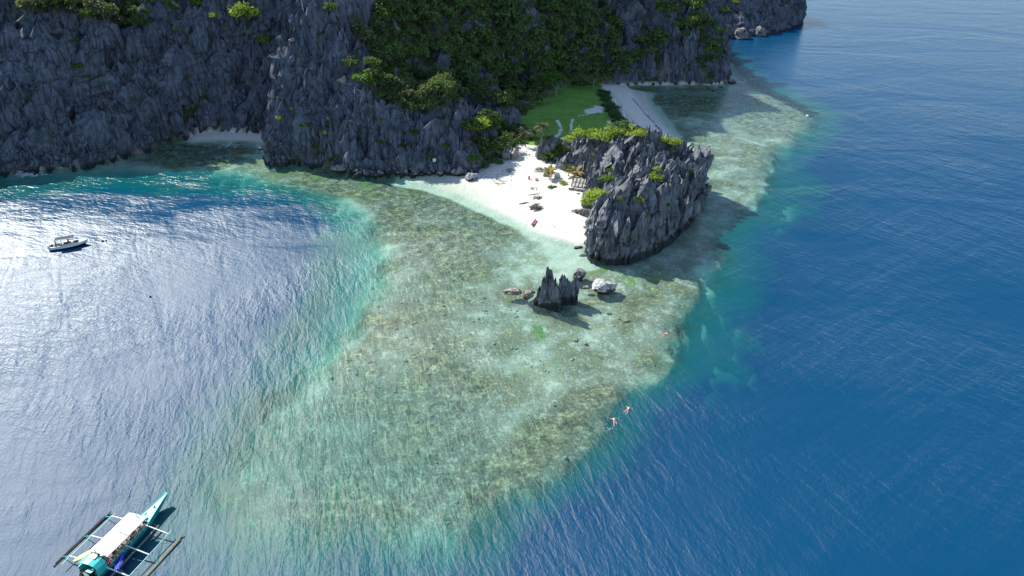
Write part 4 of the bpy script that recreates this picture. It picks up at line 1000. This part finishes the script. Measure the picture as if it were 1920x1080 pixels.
# wheelhouse at the stern
wh = MB(); V = []
for y in (-3.95, -5.15):
    for x, z in ((-1.25, 1.95), (-.6, 2.25), (.15, 2.3), (.8, 2.15), (1.25, 1.8)): V.append((x, y, z)); V.append((x, y, z - .05))
F = []
for k in range(4): F += [(2 * k, 2 * k + 2, 10 + 2 * k + 2, 10 + 2 * k), (2 * k + 1, 10 + 2 * k + 1, 10 + 2 * k + 3, 2 * k + 3)]
F += [tuple([0, 2, 4, 6, 8, 9, 7, 5, 3, 1]), tuple([10, 11, 13, 15, 17, 19, 18, 16, 14, 12])]
wh.add(V, F).build('wheelhouse_roof', M_TEAL, boat)
MB().box((1.2, -4.6, 1.3), (.06, 1.3, .95)).build('wheelhouse_side', M_TEAL, boat)
MB().box((-1.2, -4.9, 1.2), (.06, .9, .8)).build('wheelhouse_side', M_TEAL, boat)
MB().box((-.05, -4.15, 2.35), (.75, .5, .05), rx=.02).build('roof_hatch', M_WHITEP, boat)
MB().box((.55, -5.45, 1.75), (.75, .5, .06), rx=-.3).build('stern_awning', M_PALETEAL, boat)
MB().box((0, -5.4, .9), (.9, .8, .7)).box((0.2, -6.1, .8), (.6, .5, .5)).tube([(.1, -5.4, 1.2), (.1, -5.4, 1.7)], .05).build('engine', M_BLACKM, boat)
bm = MB(); R0 = [(math.cos(a) * .3, 0, math.sin(a) * .3) for a in np.linspace(0, 2 * math.pi, 17)]
def onboat(x, y, z):
    c, s = math.cos(BH), math.sin(BH); return (BX + x * c - y * s, BY + x * s + y * c, z)
lb = bm.tube(R0, .06, 6).build('life_ring', CL['red'], None, False, onboat(1.18, -3.75, 1.35), (0, 0, BH + 1.2))
tag(lb, 'red and white life ring at the stern of the turquoise boat', 'life ring')
def kayak(loc, rz, ry, mat, mat2, label, L=2.7):
    k = empty('kayak', loc, rz); k.rotation_euler = (ry, 0, rz)
    st = [(-L / 2, .05, .16, .1), (-L * .38, .22, .14, -.05), (-L * .15, .33, .13, -.1), (L * .15, .33, .13, -.1), (L * .38, .22, .14, -.05), (L / 2, .05, .18, .1)]
    link('hull', hull_mesh(st, mat), k); deck_mb(st, -.01, .97).build('deck', mat2, k)
    MB().box((0, -.35, .135), (.36, .7, .05)).box((0, .55, .135), (.34, .55, .05)).build('seat_well', mat, k)
    MB().tube([(.05, -L * .42, .17), (.05, L * .42, .18)], .012, 4).build('deck_line', M_WHITEP, k)
    return tag(k, label, 'kayak')
kayak(onboat(2.15, -3.2, 1.05), BH + .5, -.12, M_BLUEP, M_BLUEP, 'deep blue kayak hung along the right side of the turquoise tour boat')
kayak(onboat(-1.5, -3.9, 1.75), BH - .45, 0, M_YELP, M_YELPALE, 'pale yellow kayak stowed across the left stern of the turquoise tour boat')
pax = [(.86, 1.75, 'pink', 'pink shirt', 1), (.88, 1.2, 'brown', 'brown shirt', 0), (.84, .5, 'green', 'dark green shirt seated further forward', 1), (.88, -.15, 'black', 'black shirt', 0), (.9, -.75, 'lime', 'lime green shirt', 1), (.86, -1.4, 'green', 'dark green shirt seated amidships', 0),
       (.88, -2.0, 'grey', 'grey shirt', 1), (.86, -2.7, 'yellow', 'yellow vest', 0), (-.3, .9, 'blue', 'blue shirt under the front canopy', 1), (-.5, -1.8, 'white', 'white shirt under the rear canopy', 0)]
for x, y, c, t, sk in pax:
    person('seated', onboat(x, y, .62), BH + (1.57 if x > 0 else -1.57) + .3 * math.sin(y * 5), M_SKIN if sk else M_SKIN2, CL[c], CL['black' if sk else 'blue'], 'passenger in a %s on the turquoise tour boat' % t if 'canopy' in t or 'seated' in t else 'passenger in a %s seated along the rail of the turquoise tour boat' % t)
person('standing', onboat(.95, -3.6, .50), BH + .8, M_SKIN2, CL['black'], CL['red'], 'standing person in a black shirt beside the life ring on the turquoise boat')
person('standing', onboat(.1, -3.75, .48), BH - 2, M_SKIN2, CL['white'], CL['grey'], 'standing person in a white shirt in front of the wheelhouse')
person('seated', onboat(-.6, -5.6, .75), BH + 2.6, M_SKIN2, CL['blue'], CL['black'], 'crew member in a blue shirt at the stern engine')

# white speedboat
SX, SY, SH = -92.75, 129.9, math.atan2(.39, .92) - math.pi / 2
sp_ = empty('speedboat', (SX, SY, 0), SH)
tag(sp_, 'small white speedboat with dark hull and grey sunshade in the left bay', 'boat')
ST2 = [(-3.3, .95, .75, -.2), (-1.5, 1.1, .78, -.3), (.5, 1.1, .85, -.3), (2.0, .85, .95, -.2), (3.0, .42, 1.05, .1), (3.6, .06, 1.12, .7)]
link('hull', hull_mesh(ST2, M_NAVY), sp_)
m = MB()
for s_ in (-1, 1):
    V = []
    for y, b, z, k in ST2: V += [(s_ * b * 1.01, y, z - .48), (s_ * b * 1.03, y, z + .05), (s_ * b * .78, y, z + .05)]
    m.add(V, [(3 * i + k, 3 * i + k + 1, 3 * i + k + 4, 3 * i + k + 3) for i in range(5) for k in range(2)])
m.build('gunwale', M_WHITEP, sp_)
deck_mb(ST2[:4], -.45, .92).build('cockpit_floor', M_WHITEP, sp_)
deck_mb(ST2[3:], .05, .9).build('foredeck', M_WHITEP, sp_)
for y in (-2.3, -1.2): MB().box((0, y, .62), (1.4, .45, .3)).box((0, y - .22, .85), (1.4, .1, .35)).build('seat', M_WHITEP, sp_)
MB().box((0, .75, .75), (.8, .4, .7), taper=.8).build('console', M_WHITEP, sp_)
MB().box((0, 1.0, 1.2), (.8, .04, .35), rx=-.4).build('windscreen', M_GLASS, sp_)
MB().box((0, 2.3, .93), (1.1, .7, .12)).build('bow_cushion', CL['brown'], sp_)
c_ = MB(); c_.box((0, -.35, 2.12), (1.6, 3.6, .06)); c_.build('sunshade', M_DARK, sp_)
MB().tube([(-.82, -2.15, 2.13), (.82, -2.15, 2.13), (.82, 1.45, 2.13), (-.82, 1.45, 2.13), (-.82, -2.15, 2.13)], .06, 6).build('sunshade_frame', M_WHITEP, sp_)
for x in (-.8, .8):
    for y in (-1.9, 1.2): MB().tube([(x * 1.15, y, .8), (x, y, 2.12)], .03, 5).build('sunshade_post', M_CHROME, sp_)
for x in (-.4, .4): MB().box((x, -3.6, .75), (.32, .4, .65), taper=.8).box((x, -3.6, .1), (.12, .2, .8)).build('outboard_engine', M_WHITEP, sp_)
def onsp(x, y, z):
    c, s = math.cos(SH), math.sin(SH); return (SX + x * c - y * s, SY + x * s + y * c, z)
person('seated', onsp(-.3, -2.25, .72), SH, M_SKIN, None, CL['white'], 'shirtless passenger on the stern seat of the white speedboat', plain('fair_hair', (.40, .28, .14), .6))
person('seated', onsp(.35, -1.2, .72), SH, M_SKIN, CL['pink'], CL['blue'], 'passenger in pink on the middle seat of the white speedboat')
person('seated', onsp(.5, -2.25, .72), SH, M_SKIN2, CL['blue'], CL['black'], 'passenger in blue on the stern seat of the white speedboat')
person('standing', onsp(.1, .1, .38), SH, M_SKIN2, CL['black'], CL['red'], 'driver in black standing at the console of the white speedboat')

# small beached outrigger, and the one moored in the cove
def canoe(px, py, rz, hull_m, in_m, label, L=3.4, span=1.7, z=.05):
    x, y = G(px, py); r_ = empty('outrigger_canoe', (x, y, z), rz)
    st = [(-L / 2, .08, .42, .15), (-L * .3, .24, .34, -.05), (0, .30, .32, -.08), (L * .3, .24, .36, -.05), (L / 2, .06, .52, .22)]
    link('hull', hull_mesh(st, hull_m), r_); rim_tube(st, .03).build('gunwale', M_WHITEP, r_); deck_mb(st, -.16, .9).build('floor', in_m, r_)
    for s_ in (-1, 1): MB().tube([(s_ * span, -L * .42, .06), (s_ * span, L * .4, .08)], .035, 5).build('float', M_WHITEP, r_)
    for yy in (-.7, .7): MB().tube([(-span, yy, .12), (0, yy, .45), (span, yy, .12)], .03, 5).build('boom', M_WHITEP, r_)
    for yy in (-.35, .15, .6): MB().box((0, yy, .30), (.5, .26, .05)).build('seat', hull_m, r_)
    return tag(r_, label, 'boat')
canoe(1001, 419, -.35, CL['red'], CL['pink'], 'tiny red outrigger canoe drawn up where the white beach meets the water', 3.2, 1.9)
canoe(430, 274, -.1, M_TEAL, M_PALETEAL, 'tiny turquoise and white outrigger moored in the shaded cove', 4.2, 2.4)

# swimmers
def swimmer(px, py, rz, skin, shirt, shorts, label, z=.05):
    x, y = G(px, py, .05); return person('swimming', (x, y, z), rz, skin, shirt, shorts, label)
swimmer(1152, 789, .1, M_SKIN, CL['pink'], CL['red'], 'swimmer in a pink top and red shorts splashing at the reef edge', .02)
swimmer(1177, 768, -.55, M_SKIN, None, CL['pink'], 'bare-backed swimmer just beyond the one in pink', .04)
swimmer(1247, 627, -1.1, M_SKIN, None, CL['red'], 'lone swimmer over the reef well right of the black spires', .04)
M_FOAM = plain('foam', (.8, .84, .86), .9, .1)
def foam_bits(pts, label, seed):
    r_ = random.Random(seed); m = MB()
    for px, py, rx, ry, n_, s in pts:
        for i in range(n_):
            x, y = G(px + r_.gauss(0, rx), py + r_.gauss(0, ry)); a = r_.random() * 6.28; w = s * r_.uniform(.4, 1.3); q = w * .3
            c, d = math.cos(a), math.sin(a); z = .03 + r_.random() * .05
            m.add([(x + c * w, y + d * w, z), (x - d * q, y + c * q, z + .03), (x - c * w, y - d * w, z), (x + d * q, y - c * q, z + .03)], [(0, 1, 2, 3)])
    return tag(m.build('foam', M_FOAM), label, None, None, 'stuff')
foam_bits([(1142, 803, 6, 3.5, 30, .07), (1158, 786, 4, 4, 9, .06), (1172, 776, 3, 2, 7, .06), (95, 466, 3, 2, 26, .2), (86, 463, 8, 2, 14, .2)], 'white splashes round the swimmers and behind the speedboat', 4)
foam_bits([(52, 328, 14, 1.6, 60, .5)], 'patch of white foam under the left cliff', 5)
# thin line of surf on the far beach
m = MB(); L = poly([(1178, 172), (1184, 184), (1192, 192), (1201, 201), (1211, 214), (1222, 224), (1231, 236), (1241, 246)])
r_ = random.Random(2)
for i in range(len(L) - 1):
    for k in range(10):
        t = (k + r_.random()) / 10; p = L[i] * (1 - t) + L[i + 1] * t; d = (L[i + 1] - L[i]) / np.linalg.norm(L[i + 1] - L[i]); nn_ = np.array([-d[1], d[0]])
        w = r_.uniform(.12, .4); l = r_.uniform(.8, 1.8); p = p + nn_ * r_.uniform(-.25, .25)
        q = [p - d * l, p - nn_ * w, p + d * l, p + nn_ * w]; m.add([(*a, .05) for a in q], [(0, 1, 2, 3)])
tag(m.build('surf_foam', M_FOAM), 'thin white line of surf along the far beach', None, None, 'stuff')
def buoy(px, py, c, label, r_=.22):
    x, y = G(px, py); b = empty('buoy', (x, y, .05))
    bm = bmesh.new(); bmesh.ops.create_icosphere(bm, subdivisions=2, radius=r_); me = bpy.data.meshes.new('float'); bm.to_mesh(me); bm.free(); me.materials.append(c)
    link('float', me, b); MB().tube([(0, 0, r_ * .8), (0, 0, r_ * 1.7)], .03, 5).build('eyelet', M_BLACKM, b)
    return tag(b, label, 'buoy')
buoy(282, 557, CL['black'], 'small dark buoy alone in the glittering left bay')
buoy(193, 453, CL['black'], 'dark buoy floating just off the bow of the white speedboat', .25)
buoy(199, 452, CL['black'], 'second dark buoy, farther from the white speedboat', .2)
buoy(1514, 218, CL['white'], 'white buoy at the outer corner of the far reef', .5)

# ------------------------------------------------------------------ the beach camp
def gz_at(x, y): return float(ground_z(np.array([x]), np.array([y]))[0][0])
M_PLANK = plain('bleached_planks', (.50, .46, .40), .9, .1, 0, .25, 4)
M_PLANKD = plain('dark_planks', (.10, .09, .08), .9, .1, 0, .3, 4)
M_TIN = plain('tin_sheet', (.34, .35, .36), .6, .3, .2, .2, 4)
M_WALL = plain('woven_wall', (.36, .30, .24), .95, .1, 0, .2, 6, .3)
hx, hy = G(957, 297, .9); hz_ = max(gz_at(hx, hy), .6)
hut = empty('beach_hut', (hx, hy, hz_), -.45)
tag(hut, 'small wooden hut with a striped plank roof at the edge of the sand', 'hut')
W_, D_, H_ = 3.6, 2.6, 1.9
MB().box((0, -D_ / 2, H_ / 2), (W_, .08, H_)).build('front_wall', M_WALL, hut); MB().box((0, D_ / 2, H_ / 2), (W_, .08, H_)).build('back_wall', M_WALL, hut)
for s_ in (-1, 1):
    m = MB(); x = s_ * W_ / 2
    m.add([(x - .04, -D_ / 2 + .05, 0), (x - .04, D_ / 2 - .05, 0), (x - .04, D_ / 2 - .05, H_), (x - .04, 0, H_ + .85), (x - .04, -D_ / 2 + .05, H_), (x + .04, -D_ / 2 + .05, 0), (x + .04, D_ / 2 - .05, 0), (x + .04, D_ / 2 - .05, H_), (x + .04, 0, H_ + .85), (x + .04, -D_ / 2 + .05, H_)],
          [(0, 1, 2, 3, 4), (9, 8, 7, 6, 5), (0, 4, 9, 5), (1, 0, 5, 6), (2, 1, 6, 7)]); m.build('side_wall', M_WALL, hut)
MB().box((.9, -D_ / 2 - .05, .85), (.7, .05, 1.6)).build('door', M_PLANKD, hut)
for s_ in (-1, 1):
    for i in range(9):
        x = -W_ / 2 - .15 + (i + .5) * (W_ + .3) / 9
        MB().box((x, s_ * .78, H_ + .48 + .02 * (i % 2)), ((W_ + .3) / 9 * .94, 1.95, .045), rx=-s_ * .58).build('roof_plank', M_TIN if i % 2 else M_PLANKD, hut)
# collapsed hut
cxh, cyh = G(1091, 357, 1.0); cz = gz_at(cxh, cyh) + .0
ch = empty('collapsed_hut', (cxh, cyh, max(cz, .9)), -.35)
tag(ch, 'collapsed hut with tilted bleached roof planks on a stone platform', 'hut')
rs = random.Random(6)
MB().box((.3, .2, .25), (6.2, 3.0, .5), taper=.93).build('platform', plain('packed_sand', (.50, .44, .36), .95, .1, 0, .2, 3), ch)
stone = [boulder_mesh(80 + i, 1, .3, M_GREY_STONE, .8) for i in range(3)]
for i in range(34):
    t = i / 33; 
    x, y = ((-2.9 + 6.3 * t), -1.4) if i < 22 else (3.4, -1.4 + (i - 22) * .26)
    link('stone', stone[i % 3], ch, (x + rs.uniform(-.1, .1), y + rs.uniform(-.12, .12), .18 + rs.uniform(-.1, .25)), (rs.random(), 0, rs.random() * 6), rs.uniform(.2, .36))
for i in range(11):
    MB().box((-2.6 + i * .30, .5 + .04 * rs.random(), 1.35 + .03 * (i % 3)), (.26, 2.6, .05), rx=.50, rz=.05 * rs.uniform(-1, 1)).build('roof_plank', M_PLANK if i % 3 else M_PLANKD, ch)
for i in range(9):
    MB().box((1.3 + i * .30, .6 + .1 * rs.random(), 1.0 - .05 * i), (.24, 2.5, .05), rx=.62, ry=.25, rz=-.35 + .08 * rs.uniform(-1, 1)).build('roof_plank', M_PLANK if i % 4 else M_PLANKD, ch)
for x, y, l, a, b in ((-2.5, 1.4, 1.9, 0, 0), (.8, 1.5, 2.1, .1, 0), (.9, -.5, 1.2, .1, .2), (-2.5, -.6, .9, 0, .1)): MB().tube([(x, y, 0), (x + a, y + b, l)], .07, 6).build('post', M_WOOD, ch)
MB().tube([(-2.7, .45, 1.62), (1.1, .55, 1.66)], .06, 6).build('ridge_beam', M_WOOD, ch)
for a, b in (((2.8, -1.2, .6), (4.6, 1.9, 2.0)), ((3.2, 1.2, .5), (4.4, -1.3, 1.0)), ((1.0, 1.5, 1.9), (3.9, -.2, .7))): MB().tube([a, b], .05, 5).build('fallen_pole', M_PLANK, ch)
x, y = G(1084, 364, 1.2); t = MB().box((0, 0, .1), (1.0, .5, .12), taper=.7).build('blue_tarp', plain('blue_tarpaulin', (.04, .20, .60), .5), None, False, (x, y, gz_at(x, y)), (.1, .1, .4))
tag(t, 'crumpled bright blue tarpaulin lying in front of the collapsed hut', 'tarpaulin')
x, y = G(1041, 323, 1.4); t = MB().tube([(0, 0, 0), (0, 0, .55), (0, 0, .6)], [.28, .3, .22], 10).build('blue_drum', CL['blue'], None, False, (x, y, gz_at(x, y) + .6))
tag(t, 'small blue drum behind the white arched shells', 'drum')
# low thatched heap left of the arches
def arch(px, py, rz, label):
    x, y = G(px, py, 1.1); a_ = empty('arched_shell', (x, y, gz_at(x, y) - .05), rz)
    V = []; n_ = 12
    for j, (sc_, yy) in enumerate(((1.0, 0), (.96, .28), (.72, .62))):
        for i in range(n_ + 1):
            th = math.pi * i / n_; V.append((math.cos(th) * .82 * sc_, yy, math.sin(th) * 1.45 * sc_))
    F = [(j * 13 + i, j * 13 + i + 1, (j + 1) * 13 + i + 1, (j + 1) * 13 + i) for j in range(2) for i in range(n_)] + [tuple(range(26, 39))]
    MB().add(V, F).build('shell', M_WHITEP, a_)
    MB().tube([V[i] for i in range(n_ + 1)], .07, 6).build('rim', M_WHITEP, a_)
    MB().box((0, .22, .35), (1.3, .45, .08)).build('seat', M_WHITEP, a_)
    return tag(a_, label, 'shelter')
arch(1024, 331, .15, 'left of the two white arched shells standing on the sand'); arch(1045, 336, -.35, 'right of the two white arched shells, nearer the collapsed hut')

def sticks(px, py, n_, R_, hgt, L, label, seed, mats, name='driftwood_pile', cat='driftwood'):
    r_ = random.Random(seed); x, y = G(px, py, 1.0); root = empty(name, (x, y, gz_at(x, y) - .03)); tag(root, label, cat)
    base = [MB().tube([(-.5, 0, 0), (-.1, .03, .02), (.5, -.02, 0)], [.035, .04, .02], 5).data('stick', m_) for m_ in mats]
    for i in range(n_):
        q = r_.random() ** .6 * R_; a = r_.random() * 6.28; zz = hgt * (1 - q / R_) * r_.random() + .06; l = L * r_.uniform(.5, 1.2)
        link('stick', base[i % len(base)], root, (math.cos(a) * q, math.sin(a) * q, zz), (0, r_.uniform(-.5, .5) * min(1, hgt), r_.gauss(0, .8)), (l, 1.6, 1.6))
    return root
sticks(1006, 386, 52, 1.3, 1.2, 2.2, 'heap of brown driftwood sticks in the middle of the white sand', 1, [M_WOOD, M_BARK, M_PLANKD])
sticks(1008, 368, 22, 1.0, .6, 1.5, 'smaller grey driftwood tangle just behind the brown heap', 2, [M_WOOD, M_PLANKD])
sticks(1002, 352, 9, .9, .3, 1.0, 'few grey twigs farther up the sand from the driftwood tangle', 3, [M_WOOD])
sticks(955, 318, 22, 2.0, .3, 1.4, 'scattered brown twigs below the wooden hut', 4, [M_BARK, M_WOOD])
sticks(935, 334, 20, 3.0, .15, 1.0, 'line of brown wrack along the upper beach near the pale boulder', 5, [M_BARK, M_WOOD])
sticks(1012, 322, 40, 1.5, 1.1, 1.7, 'mound of dry brown palm thatch left of the white arches', 6, [M_BARK, M_PLANK, M_WOOD])
sticks(1009, 296, 8, .6, 1.5, 1.2, 'grey dead stump and branches by the left end of the islet', 7, [M_PLANKD])
x, y = G(983, 376, 1.0); t = MB().tube([(-1.3, -.35, .1), (0, 0, .16), (1.2, .5, .12)], [.10, .16, .09], 7).build('driftwood_log', M_WOOD, None, False, (x, y, gz_at(x, y)))
tag(t, 'single grey driftwood log lying left of the driftwood heap', 'driftwood')
x, y = G(1000, 362, 1.0); t = MB().tube([(-1.5, -.4, .1), (0, 0, .14), (1.6, .3, .3)], [.06, .1, .07], 7).build('driftwood_log', M_WOOD, None, False, (x, y, gz_at(x, y)))
tag(t, 'long thin driftwood log behind the heap', 'driftwood')
x, y = G(992, 335, 1.0); b = empty('drum', (x, y, gz_at(x, y))); tag(b, 'small orange-red drum standing alone on the white sand', 'drum')
MB().tube([(0, 0, 0), (0, 0, .8)], .24, 12).build('body', plain('orange_paint', (.60, .12, .06), .5), b); MB().tube([(0, 0, .78), (0, 0, .84)], .26, 12).build('lid', CL['brown'], b)
x, y = G(1006, 338, 1.0); b = empty('crate', (x, y, gz_at(x, y)), .5); tag(b, 'small faded pink crate right of the orange-red drum', 'crate')
for z in (.1, .3, .5):
    for a, (dx, dy) in enumerate(((0, -.25), (0, .25), (-.3, 0), (.3, 0))): MB().box((dx, dy, z), (.6 if a < 2 else .04, .04 if a < 2 else .46, .14)).build('slat', plain('pink_wood', (.50, .26, .22), .8), b)
# twigs and leaf litter on the sand
m = MB(); r_ = random.Random(20)
for i in range(520):
    if r_.random() < .45: px, py = r_.gauss(1150 + 55 * (q := r_.random()), 3) - 6 + 10 * q, 168 + 85 * q
    elif r_.random() < .5: q = r_.random(); px, py = 900 + 60 * q + r_.gauss(0, 10), 322 + 14 * q + r_.gauss(0, 5)
    else: px, py = r_.uniform(930, 1090), r_.uniform(290, 420)
    x, y = G(px, py, 1.0)
    g = gz_at(x, y)
    if g < .15 or sdist(P_MEAD, np.array([x]), np.array([y]))[0] > 0: continue
    a = r_.random() * 6.28; l = r_.uniform(.1, .45); w = .03 + .04 * r_.random()
    m.box((x, y, g + .04), (l, w, .05), rz=a)
tag(m.build('beach_debris', M_BARK), 'twigs and leaf litter scattered on the sand', None, None, 'stuff')
# white board on the rocks
h = hit(815, 305)[0]
sg = empty('sign', (h[0], h[1] - .2, h[2]), .1); tag(sg, 'small blank white board fixed on the dark rocks by the water', 'sign')
MB().box((0, 0, .75), (.85, .05, .85)).build('board', M_WHITEP, sg); MB().tube([(0, .06, -.4), (0, .06, 1.0)], .04, 5).build('post', M_WOOD, sg)
# shoals of thin sticks by the islet notch
